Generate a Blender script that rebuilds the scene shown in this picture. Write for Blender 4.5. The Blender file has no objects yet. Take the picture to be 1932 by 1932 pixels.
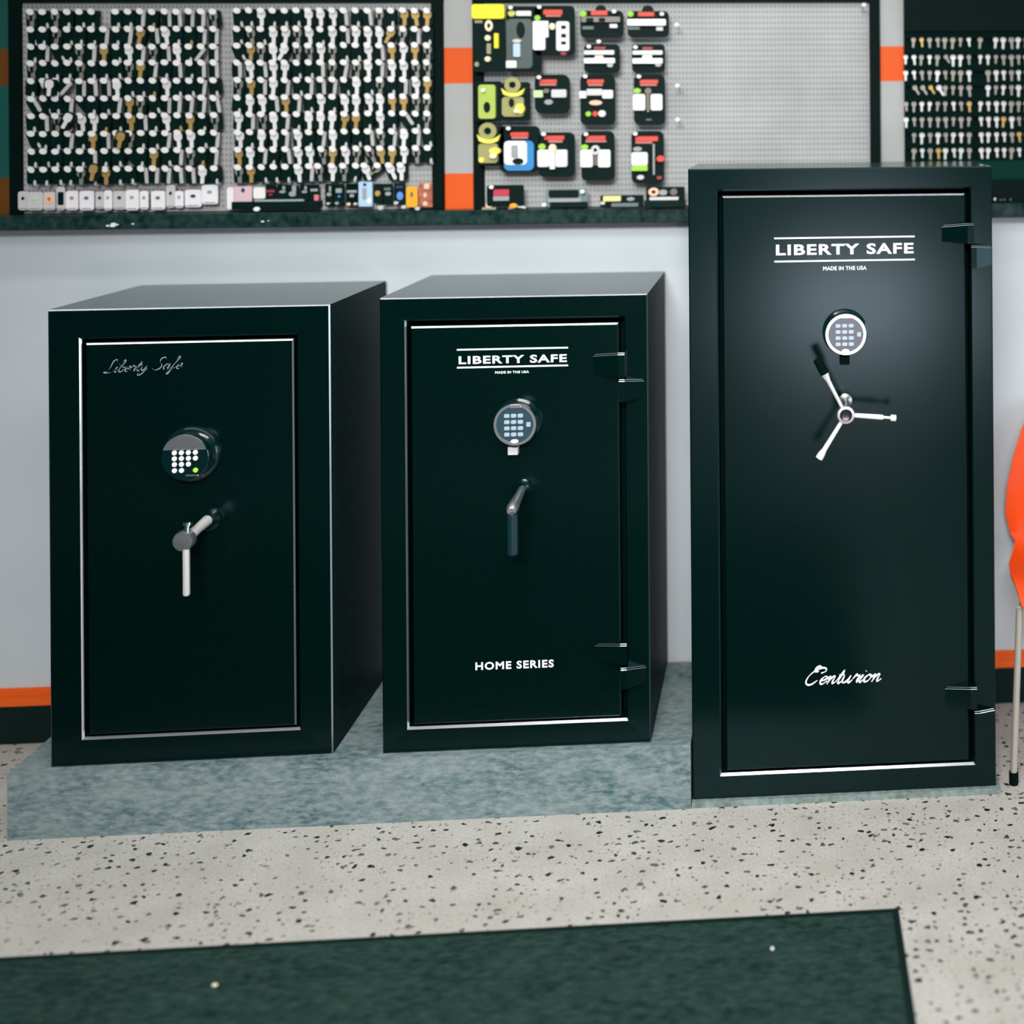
import bpy, math, random
from mathutils import Vector, Matrix
PI = math.pi
sc = bpy.context.scene
col = sc.collection
rnd = random.Random(7)

# ------------------------------------------------------------ camera, world, lights, exposure
def setup_camera():
    f, th, ro = 2340.0, math.radians(4.1), 0.0072
    F = Vector((math.sin(th), math.cos(th), 0)); R0 = Vector((math.cos(th), -math.sin(th), 0)); U0 = Vector((0, 0, 1))
    R = R0*math.cos(ro) - U0*math.sin(ro); U = U0*math.cos(ro) + R0*math.sin(ro)
    cd = bpy.data.cameras.new('camera'); cam = bpy.data.objects.new('camera', cd); col.objects.link(cam)
    m = Matrix((R, U, -F)).transposed().to_4x4(); m.translation = Vector((0, -3.435, 1.63))
    cam.matrix_world = m
    cd.sensor_width = 36; cd.sensor_fit = 'HORIZONTAL'; cd.lens = f/1932*36
    cd.shift_x = -(1643-966)/1932; cd.shift_y = -(966-225)/1932
    cd.dof.use_dof = True; cd.dof.focus_distance = 2.93; cd.dof.aperture_fstop = 0.95
    sc.camera = cam
setup_camera()
w = bpy.data.worlds.new('world'); sc.world = w; w.use_nodes = True
w.node_tree.nodes['Background'].inputs[0].default_value = (0.006, 0.075, 0.080, 1)
w.node_tree.nodes['Background'].inputs[1].default_value = 1.0

def area(name, loc, aim, sx, sy, power, color, spread=180):
    l = bpy.data.lights.new(name, 'AREA'); l.shape = 'RECTANGLE'; l.size = sx; l.size_y = sy; l.energy = power; l.color = color; l.spread = math.radians(spread)
    o = bpy.data.objects.new(name, l); col.objects.link(o); o.location = loc
    o.rotation_euler = (Vector(aim)-Vector(loc)).to_track_quat('-Z', 'Y').to_euler(); return o
area('ceiling_strip_light', (-0.7, -0.85, 2.98), (-0.7, -0.85, 0), 4.4, 0.14, 15, (1.0, 0.98, 0.95))
area('ceiling_panel_light', (-0.35, -2.5, 2.98), (-0.35, -1.2, 0), 1.6, 0.9, 27, (1.0, 0.98, 0.96), 110)
area('front_fill_light', (-0.35, -4.6, 2.98), (-0.35, -0.2, 1.05), 1.4, 0.8, 30, (0.97, 0.99, 1.0), 60)  # unseen fill behind the camera, added to brighten and even out the wall
area('side_window_light', (3.6, -2.2, 0.95), (0, -1.4, 0.7), 2.2, 1.8, 42, (0.80, 0.90, 1.0))
area('rear_glow_light', (0.52, -6.6, 0.30), (0.2, 0, 1.0), 1.0, 0.6, 34, (1.0, 0.74, 0.80))  # unseen source added behind the camera for the glow on the tall safe
sc.view_settings.view_transform = 'Standard'; sc.view_settings.look = 'None'
sc.view_settings.gamma = 1; sc.view_settings.use_curve_mapping = False
sc.view_settings.exposure = 0.28

# ------------------------------------------------------------ materials
def lin(c):
    return tuple((v/255/12.92 if v/255 <= 0.04045 else ((v/255+0.055)/1.055)**2.4) for v in c) + (1,)
def mat(name, rgb=None, rough=0.5, metal=0.0, spec=0.5, lrgb=None, noise=None, bump=None, trans=None, tint=None):
    m = bpy.data.materials.new(name); m.use_nodes = True; nt = m.node_tree; b = nt.nodes['Principled BSDF']
    c = (tuple(lrgb)+(1,)) if lrgb else lin(rgb)
    b.inputs['Base Color'].default_value = c; b.inputs['Roughness'].default_value = rough
    b.inputs['Metallic'].default_value = metal; b.inputs['Specular IOR Level'].default_value = spec
    if tint: b.inputs['Specular Tint'].default_value = tuple(tint)+(1,)
    tc = nt.nodes.new('ShaderNodeTexCoord')
    if noise:
        sc_, amt = noise
        n = nt.nodes.new('ShaderNodeTexNoise'); n.inputs['Scale'].default_value = sc_; n.inputs['Detail'].default_value = 5
        nt.links.new(tc.outputs['Object'], n.inputs['Vector'])
        r = nt.nodes.new('ShaderNodeMapRange'); r.inputs[1].default_value = .3; r.inputs[2].default_value = .7
        r.inputs[3].default_value = 1-amt; r.inputs[4].default_value = 1+amt
        nt.links.new(n.outputs['Fac'], r.inputs[0])
        mx = nt.nodes.new('ShaderNodeVectorMath'); mx.operation = 'SCALE'; mx.inputs[0].default_value = c[:3]
        nt.links.new(r.outputs[0], mx.inputs['Scale']); nt.links.new(mx.outputs[0], b.inputs['Base Color'])
    if bump:
        sc_, st = bump
        n = nt.nodes.new('ShaderNodeTexNoise'); n.inputs['Scale'].default_value = sc_; n.inputs['Detail'].default_value = 3
        nt.links.new(tc.outputs['Object'], n.inputs['Vector'])
        bp = nt.nodes.new('ShaderNodeBump'); bp.inputs['Strength'].default_value = st; bp.inputs['Distance'].default_value = 0.001
        nt.links.new(n.outputs['Fac'], bp.inputs['Height']); nt.links.new(bp.outputs[0], b.inputs['Normal'])
    if trans: b.inputs['Alpha'].default_value = trans
    return m
DK = (0.0, 0.0062, 0.0050)
MT = {}
def M(k):
    if k in MT: return MT[k]
    S = {
     'black': dict(lrgb=(0.0, .010, .009), rough=.5, spec=.08), 'blk': dict(lrgb=(0.0, .011, .009), rough=.5, spec=.1),
     'yellow': dict(rgb=(236, 226, 20)), 'yellow2': dict(rgb=(205, 205, 90)), 'yellow3': dict(rgb=(240, 226, 90)), 'cream': dict(rgb=(238, 226, 190), rough=.3),
     'dimcream': dict(rgb=(150, 145, 115)), 'smoke': dict(rgb=(78, 90, 86), rough=.25), 'smokeg': dict(rgb=(120, 135, 135), rough=.25),
     'steel': dict(rgb=(190, 192, 188), rough=.3, metal=.3), 'steelb': dict(rgb=(180, 200, 212), rough=.3, metal=.3), 'steelw': dict(rgb=(235, 235, 232), rough=.3, metal=.2),
     'white': dict(rgb=(235, 233, 232)), 'dimwhite': dict(rgb=(205, 203, 203)), 'pink': dict(rgb=(185, 120, 112)), 'red': dict(rgb=(214, 62, 42)), 'dred': dict(rgb=(150, 46, 50)),
     'crim': dict(rgb=(190, 45, 65)), 'green': dict(rgb=(150, 205, 50)), 'pgreen': dict(rgb=(190, 222, 160)), 'lime': dict(rgb=(175, 195, 85), rough=.3), 'olive': dict(rgb=(160, 158, 100), rough=.3),
     'brown': dict(rgb=(110, 103, 90), rough=.35), 'peach': dict(rgb=(240, 195, 160)), 'dimgrey': dict(rgb=(95, 110, 108)), 'dimgrey2': dict(rgb=(150, 156, 156)),
     'blue': dict(rgb=(30, 130, 190)), 'cream2': dict(rgb=(222, 216, 140)), 'orange': dict(rgb=(238, 96, 10), rough=.5),
     'cardw': dict(rgb=(238, 234, 236), rough=.35), 'cardg': dict(rgb=(205, 200, 198), rough=.35), 'amber': dict(rgb=(235, 165, 25)), 'copper': dict(rgb=(165, 90, 68), noise=(90, .5)),
     'pblue': dict(rgb=(175, 205, 228)), 'cardp': dict(rgb=(220, 185, 190)), 'darkred': dict(rgb=(80, 40, 42), noise=(80, .6)), 'navy': dict(rgb=(30, 50, 90)), 'gold': dict(rgb=(215, 175, 90), metal=.4, rough=.3),
     'spotblue': dict(rgb=(85, 145, 215)), 'nickel': dict(rgb=(222, 220, 216), metal=.35, rough=.32), 'brass': dict(rgb=(196, 160, 96), metal=.4, rough=.35), 'dull_nickel': dict(rgb=(150, 146, 136), metal=.4, rough=.4),
     'chrome': dict(rgb=(225, 225, 225), metal=1, rough=.12), 'satin': dict(rgb=(200, 198, 200), metal=.9, rough=.28), 'dim_glint': dict(rgb=(165, 168, 176), metal=.9, rough=.25), 'keyw': dict(rgb=(222, 220, 218), rough=.4), 'keyg': dict(rgb=(188, 186, 184), rough=.4), 'trim': dict(rgb=(225, 222, 228), metal=.9, rough=.22),  # bright edge metals, trim included: highlights put into the colour of painted bevels
     'safe': dict(lrgb=DK, rough=.2, spec=.27, tint=(.55, .92, 1), noise=(260, .25), bump=(700, .008)), 'safe_side': dict(lrgb=(.0, .014, .016), rough=.5, spec=.06, noise=(40, .4)), 'safe_top_sheen': dict(lrgb=(.012, .034, .038), rough=.2, spec=.4, noise=(14, .3)), 'edge': dict(lrgb=(.02, .05, .055), rough=.22, metal=.55, spec=.6), 'gap': dict(lrgb=(0, .006, .005), rough=.8, spec=.05),
     'ink': dict(rgb=(245, 243, 240), rough=.4), 'dimink': dict(rgb=(150, 160, 170), rough=.4), 'frame': dict(lrgb=(.0, .0065, .0055), rough=.6, spec=.07), 'cap': dict(rgb=(240, 238, 234), rough=.4),
     'dialblue': dict(rgb=(44, 68, 80), rough=.25), 'dialdark': dict(lrgb=(0, .012, .014), rough=.12), 'grip': dict(lrgb=(0, .022, .026), rough=.4),
     'key_button': dict(rgb=(158, 174, 184), rough=.3), 'lime_btn': dict(rgb=(180, 235, 60)), 'leg_metal': dict(rgb=(176, 170, 158), metal=.3, rough=.4), 'rubber': dict(lrgb=(0, .011, .009), rough=.7, spec=.2),
     'shell': dict(rgb=(238, 76, 12), rough=.38), 'header_dark': dict(lrgb=(.0, .009, .007), rough=.7, spec=.05), 'greenpanel': dict(lrgb=(.0, .026, .018), rough=.7, spec=.08),
     'pad': dict(rgb=(120, 135, 130), rough=.8, noise=(60, .35)), 'fleck_white': dict(rgb=(240, 240, 238)), 'pink_core': dict(rgb=(215, 120, 125)),
    }
    MT[k] = mat(k, **S[k]); return MT[k]

def nodes_mat(name, rough=.6, spec=.4):
    m = bpy.data.materials.new(name); m.use_nodes = True; nt = m.node_tree; b = nt.nodes['Principled BSDF']
    b.inputs['Roughness'].default_value = rough; b.inputs['Specular IOR Level'].default_value = spec
    tc = nt.nodes.new('ShaderNodeTexCoord'); return m, nt, b, tc
def N(nt, t, **kw):
    n = nt.nodes.new(t)
    for k, v in kw.items(): setattr(n, k, v)
    return n
def math_(nt, op, a, b=None, clamp=False):
    n = nt.nodes.new('ShaderNodeMath'); n.operation = op; n.use_clamp = clamp
    for i, v in enumerate((a, b)):
        if v is None: continue
        if isinstance(v, (int, float)): n.inputs[i].default_value = v
        else: nt.links.new(v, n.inputs[i])
    return n.outputs[0]
def mixc(nt, fac, a, b):
    n = nt.nodes.new('ShaderNodeMix'); n.data_type = 'RGBA'
    if isinstance(fac, (int, float)): n.inputs[0].default_value = fac
    else: nt.links.new(fac, n.inputs[0])
    for i, v in ((6, a), (7, b)):
        if isinstance(v, tuple): n.inputs[i].default_value = v
        else: nt.links.new(v, n.inputs[i])
    return n.outputs[2]
def noise(nt, vec, scale, detail=4, rough=.5):
    n = nt.nodes.new('ShaderNodeTexNoise'); n.inputs['Scale'].default_value = scale; n.inputs['Detail'].default_value = detail; n.inputs['Roughness'].default_value = rough
    nt.links.new(vec, n.inputs['Vector']); return n
def mapr(nt, v, a, b, c, d):
    n = nt.nodes.new('ShaderNodeMapRange'); nt.links.new(v, n.inputs[0])
    for i, q in enumerate((a, b, c, d)): n.inputs[i+1].default_value = q
    return n.outputs[0]
def scalev(nt, vec, s):
    n = nt.nodes.new('ShaderNodeVectorMath'); n.operation = 'MULTIPLY'; nt.links.new(vec, n.inputs[0]); n.inputs[1].default_value = s; return n.outputs[0]

def wall_mat():
    m, nt, b, tc = nodes_mat('painted_wall', .75, .2)
    n = noise(nt, tc.outputs['Object'], 3.0, 3); n2 = noise(nt, tc.outputs['Object'], 140, 2)
    c = mixc(nt, mapr(nt, n.outputs['Fac'], .3, .7, 0, 1), lin((192, 200, 203)), lin((200, 207, 211)))
    nt.links.new(c, b.inputs['Base Color'])
    bp = N(nt, 'ShaderNodeBump'); bp.inputs['Strength'].default_value = .08; bp.inputs['Distance'].default_value = .002
    nt.links.new(n2.outputs['Fac'], bp.inputs['Height']); nt.links.new(bp.outputs[0], b.inputs['Normal']); return m
def check_mat(g1=(160, 162, 158), g2=(176, 178, 176), oc=(226, 88, 18)):
    m, nt, b, tc = nodes_mat('chequered_strip', .6, .3)
    s = N(nt, 'ShaderNodeSeparateXYZ'); nt.links.new(tc.outputs['Object'], s.inputs[0])
    z = s.outputs[2]
    def band(lo, hi): return math_(nt, 'MULTIPLY', math_(nt, 'GREATER_THAN', z, lo), math_(nt, 'LESS_THAN', z, hi))
    o = math_(nt, 'ADD', band(1.735, 1.832), band(1.30, 1.4915), True)
    n = noise(nt, tc.outputs['Object'], 6, 3)
    g = mixc(nt, n.outputs['Fac'], lin(g1), lin(g2))
    nt.links.new(mixc(nt, o, g, lin(oc)), b.inputs['Base Color']); return m
def peg_mat():
    m, nt, b, tc = nodes_mat('pegboard', .6, .25)
    s = N(nt, 'ShaderNodeSeparateXYZ'); nt.links.new(tc.outputs['Object'], s.inputs[0])
    px = math_(nt, 'COSINE', math_(nt, 'MULTIPLY', s.outputs[0], 2*PI/.0105)); pz = math_(nt, 'COSINE', math_(nt, 'MULTIPLY', s.outputs[2], 2*PI/.0152))
    d = math_(nt, 'MULTIPLY', mapr(nt, px, -.35, .75, 0, 1), mapr(nt, pz, 0.1, .85, 0, 1), True)
    n = noise(nt, tc.outputs['Object'], 5, 3)
    g = mixc(nt, mapr(nt, n.outputs['Fac'], .3, .7, 0, 1), lin((160, 162, 160)), lin((178, 180, 178)))
    nt.links.new(mixc(nt, math_(nt, 'MULTIPLY', d, .62), g, lin((50, 66, 64))), b.inputs['Base Color']); return m
def floor_mat():
    m, nt, b, tc = nodes_mat('terrazzo_floor', .42, .35)
    P = tc.outputs['Object']
    wn = noise(nt, P, 55, 2); wv = N(nt, 'ShaderNodeVectorMath', operation='SUBTRACT'); nt.links.new(wn.outputs['Color'], wv.inputs[0]); wv.inputs[1].default_value = (.5, .5, .5)
    ad = N(nt, 'ShaderNodeVectorMath', operation='MULTIPLY_ADD'); nt.links.new(wv.outputs[0], ad.inputs[0]); ad.inputs[1].default_value = (.022, .022, 0); nt.links.new(P, ad.inputs[2])
    Q = ad.outputs[0]
    dens = noise(nt, P, 2.2, 3)
    fl = None
    for sc_, lo, hi, st in ((44, .13, .26, (.8, 1.05, 1)), (75, .10, .22, (1, .75, 1))):
        v = N(nt, 'ShaderNodeTexVoronoi'); v.voronoi_dimensions = '2D'; v.inputs['Scale'].default_value = sc_; nt.links.new(scalev(nt, Q, st), v.inputs['Vector'])
        sp = N(nt, 'ShaderNodeSeparateColor'); nt.links.new(v.outputs['Color'], sp.inputs[0])
        rad = mapr(nt, sp.outputs[0], 0, 1, lo, hi)
        keep = math_(nt, 'LESS_THAN', sp.outputs[1], mapr(nt, dens.outputs['Fac'], .3, .7, .22, .62))
        k = math_(nt, 'MULTIPLY', mapr(nt, math_(nt, 'SUBTRACT', rad, v.outputs['Distance']), -.02, .03, 0, 1), keep, True)
        k = math_(nt, 'MULTIPLY', k, mapr(nt, sp.outputs[2], 0, .6, .7, 1) if sc_ < 60 else mapr(nt, sp.outputs[2], 0, 1, .15, .75), True)
        fl = k if fl is None else math_(nt, 'MAXIMUM', fl, k)
    n1 = noise(nt, P, 9, 5); n2 = noise(nt, P, 160, 4)
    base = mixc(nt, mapr(nt, n1.outputs['Fac'], .3, .7, 0, 1), lin((186, 181, 173)), lin((204, 199, 193)))
    base = mixc(nt, mapr(nt, n2.outputs['Fac'], .35, .65, 0, .5), base, lin((160, 155, 144)))
    nt.links.new(mixc(nt, fl, base, lin((0, 26, 24))), b.inputs['Base Color']); return m
def mottled(name, c1, c2, c3, s1, s2, rough=.85, stretch=(1, 1, 1)):
    m, nt, b, tc = nodes_mat(name, rough, .15)
    V = scalev(nt, tc.outputs['Object'], stretch)
    n1 = noise(nt, V, s1, 6, .6); n2 = noise(nt, V, s2, 4, .6)
    c = mixc(nt, mapr(nt, n1.outputs['Fac'], .33, .67, 0, 1), lin(c1), lin(c2))
    c = mixc(nt, mapr(nt, n2.outputs['Fac'], .35, .68, 0, .8), c, lin(c3))
    nt.links.new(c, b.inputs['Base Color'])
    bp = N(nt, 'ShaderNodeBump'); bp.inputs['Strength'].default_value = .3; bp.inputs['Distance'].default_value = .002
    nt.links.new(n2.outputs['Fac'], bp.inputs['Height']); nt.links.new(bp.outputs[0], b.inputs['Normal']); return m
WALL, CHECK, PEG, FLOOR = wall_mat(), check_mat(), peg_mat(), floor_mat()
PLAT = mottled('platform_concrete', (48, 86, 90), (118, 134, 134), (146, 156, 156), 10, 70, .8, (.6, 1, 1.5))
MAT = mottled('floor_mat', (0, 30, 27), (22, 52, 47), (54, 74, 67), 6, 42, .95, (1, 3, 1))
LEDGE = mottled('dark_stone_ledge', (0, 28, 25), (18, 48, 45), (52, 70, 68), 14, 45, .25)

# ------------------------------------------------------------ mesh helper
class MB:
    def __init__(s): s.v = []; s.f = []; s.m = []; s.mats = []
    def mi(s, m):
        if isinstance(m, str): m = M(m)
        if m not in s.mats: s.mats.append(m)
        return s.mats.index(m)
    def add(s, vs, fs, m):
        k = len(s.v); s.v += [Vector(p) for p in vs]; i = s.mi(m)
        for f in fs: s.f.append([k+j for j in f]); s.m.append(i)
        return s
    def box(s, x0, x1, y0, y1, z0, z1, m, b=0):
        """box; b chamfers all edges"""
        if b <= 0:
            return s.add([(x0,y0,z0),(x1,y0,z0),(x1,y1,z0),(x0,y1,z0),(x0,y0,z1),(x1,y0,z1),(x1,y1,z1),(x0,y1,z1)],
                  [(0,3,2,1),(4,5,6,7),(0,1,5,4),(1,2,6,5),(2,3,7,6),(3,0,4,7)], m)
        return s.prism([(x0,z0+b),(x0+b,z0),(x1-b,z0),(x1,z0+b),(x1,z1-b),(x1-b,z1),(x0+b,z1),(x0,z1-b)], y0, y1, m, b)
    def prism(s, poly, y0, y1, m, b=0, mb=None):
        """outline in xz extruded from y0 (front) to y1, front edge chamfered by b"""
        n = len(poly); cx = sum(p[0] for p in poly)/n; cz = sum(p[1] for p in poly)/n
        w_ = max(p[0] for p in poly)-min(p[0] for p in poly); h_ = max(p[1] for p in poly)-min(p[1] for p in poly)
        kx = 1-2*b/w_ if w_ else 1; kz = 1-2*b/h_ if h_ else 1
        ins = [(cx+(p[0]-cx)*kx, cz+(p[1]-cz)*kz) for p in poly]
        vs = [(x, y0, z) for x, z in ins]; fs = [tuple(range(n))]
        if b:
            vs += [(x, y0+b, z) for x, z in poly]
            k = len(s.v)
            s.add(vs[:n], [tuple(range(n))], m)
            s.add(vs, [(i, (i+1) % n, n+(i+1) % n, n+i) for i in range(n)], mb or m)
            s.add([(x, y0+b, z) for x, z in poly]+[(x, y1, z) for x, z in poly], [(i, (i+1) % n, n+(i+1) % n, n+i) for i in range(n)]+[tuple(range(2*n-1, n-1, -1))], m)
        else:
            s.add(vs+[(x, y1, z) for x, z in poly], fs+[(i, (i+1) % n, n+(i+1) % n, n+i) for i in range(n)]+[tuple(range(2*n-1, n-1, -1))], m)
        return s
    def rrect(s, x0, z0, x1, z1, r, y0, y1, m, b=0, mb=None, n=5):
        r = min(r, (x1-x0)*.49, (z1-z0)*.49); p = []
        for cx, cz, a in ((x1-r, z0+r, -PI/2), (x1-r, z1-r, 0), (x0+r, z1-r, PI/2), (x0+r, z0+r, PI)):
            for i in range(n+1): t = a+PI/2*i/n; p.append((cx+r*math.cos(t), cz+r*math.sin(t)))
        return s.prism(p, y0, y1, m, b, mb)
    def oval(s, x0, z0, x1, z1, y0, y1, m, b=0, n=24):
        cx, cz = (x0+x1)/2, (z0+z1)/2
        return s.prism([(cx+(x1-x0)/2*math.cos(2*PI*i/n), cz+(z1-z0)/2*math.sin(2*PI*i/n)) for i in range(n)], y0, y1, m, b)
    def lathe(s, c, prof, m, axis='y', n=40):
        """prof: (radius, offset along axis); c centre"""
        rings = []
        for r, h in prof:
            ring = []
            for i in range(n):
                a = 2*PI*i/n; u, v = r*math.cos(a), r*math.sin(a)
                ring.append({'y': (c[0]+u, c[1]+h, c[2]+v), 'z': (c[0]+u, c[1]+v, c[2]+h), 'x': (c[0]+h, c[1]+u, c[2]+v)}[axis])
            rings.append(ring)
        vs = [p for r in rings for p in r]; fs = []
        for k in range(len(rings)-1):
            for i in range(n): fs.append((k*n+i, k*n+(i+1) % n, (k+1)*n+(i+1) % n, (k+1)*n+i))
        fs.append(tuple(range(n-1, -1, -1))); fs.append(tuple((len(rings)-1)*n+i for i in range(n)))
        return s.add(vs, fs, m)
    def tube(s, pts, r, m, n=10, cap=True):
        P = [Vector(p) for p in pts]; R = r if isinstance(r, (list, tuple)) else [r]*len(P); rings = []; up = None
        for i, p in enumerate(P):
            t = (P[min(i+1, len(P)-1)]-P[max(i-1, 0)]).normalized()
            if up is None: up = Vector((0, 0, 1)) if abs(t.z) < .9 else Vector((1, 0, 0))
            a = t.cross(up).normalized(); up = a.cross(t).normalized()
            rings.append([p+(a*math.cos(2*PI*k/n)+up*math.sin(2*PI*k/n))*R[i] for k in range(n)])
        vs = [q for g in rings for q in g]; fs = []
        for k in range(len(rings)-1):
            for i in range(n): fs.append((k*n+i, k*n+(i+1) % n, (k+1)*n+(i+1) % n, (k+1)*n+i))
        if cap: fs.append(tuple(range(n-1, -1, -1))); fs.append(tuple((len(rings)-1)*n+i for i in range(n)))
        return s.add(vs, fs, m)
    def ball(s, c, r, m, n=14):
        r = r if isinstance(r, tuple) else (r, r, r); vs = []; k = n//2
        for j in range(k+1):
            a = PI*j/k
            for i in range(n): t = 2*PI*i/n; vs.append((c[0]+r[0]*math.sin(a)*math.cos(t), c[1]+r[1]*math.sin(a)*math.sin(t), c[2]+r[2]*math.cos(a)))
        return s.add(vs, [(j*n+i, (j+1)*n+i, (j+1)*n+(i+1) % n, j*n+(i+1) % n) for j in range(k) for i in range(n)], m)
    def ringxz(s, cx, cz, ro, ri, y0, y1, m, n=32, sq=1.0):
        vs = []
        for r, y in ((ro, y1), (ro, y0), (ri, y0), (ri, y1)):
            vs += [(cx+r*math.cos(2*PI*i/n), y, cz+r*sq*math.sin(2*PI*i/n)) for i in range(n)]
        return s.add(vs, [(k*n+i, k*n+(i+1) % n, ((k+1) % 4)*n+(i+1) % n, ((k+1) % 4)*n+i) for k in range(4) for i in range(n)], m)
    def build(s, name, parent=None, smooth=False, origin=None):
        """verts are in the frame of the root (root location subtracted by caller through origin)"""
        o_ = Vector(origin) if origin is not None else (Vector(parent['o']) if parent is not None and 'o' in parent else Vector((0, 0, 0)))
        me = bpy.data.meshes.new(name); me.from_pydata([tuple(p-o_) for p in s.v], [], s.f)
        for m in s.mats: me.materials.append(m)
        me.polygons.foreach_set('material_index', s.m)
        me.validate(); me.update()
        import bmesh
        bm = bmesh.new(); bm.from_mesh(me); bmesh.ops.remove_doubles(bm, verts=bm.verts, dist=1e-6); bmesh.ops.recalc_face_normals(bm, faces=bm.faces); bm.to_mesh(me); bm.free()
        if smooth:
            me.polygons.foreach_set('use_smooth', [True]*len(me.polygons)); me.set_sharp_from_angle(angle=math.radians(38))
        o = bpy.data.objects.new(name, me); col.objects.link(o)
        if parent is not None: o.parent = parent; ORG[o.name] = o_
        else: o.location = o_
        return o
ORG = {}
def thing(name, label, cat, loc=(0, 0, 0), rz=0, group=None):
    o = bpy.data.objects.new(name, None); col.objects.link(o); o.location = loc; o.rotation_euler = (0, 0, rz); o.empty_display_size = .05
    ORG[o.name] = Vector(loc); return tag(o, label, cat, group)
def tag(o, label, cat, group=None):
    o['label'] = label; o['category'] = cat
    if group: o['group'] = group
    return o
def part(mb, name, parent, smooth=False, label=None):
    org = ORG.get(parent.name, Vector((0, 0, 0)))
    o = mb.build(name, None, smooth, org); o.location = (0, 0, 0); o.parent = parent; ORG[o.name] = org
    if label: o['label'] = label
    return o
def solo(mb, name, label, cat, base, group=None, smooth=False):
    o = mb.build(name, None, smooth, base); ORG[o.name] = Vector(base); return tag(o, label, cat, group)
def struct(mb, name):
    o = mb.build(name, None, False, (0, 0, 0)); o['kind'] = 'structure'; return o
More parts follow.
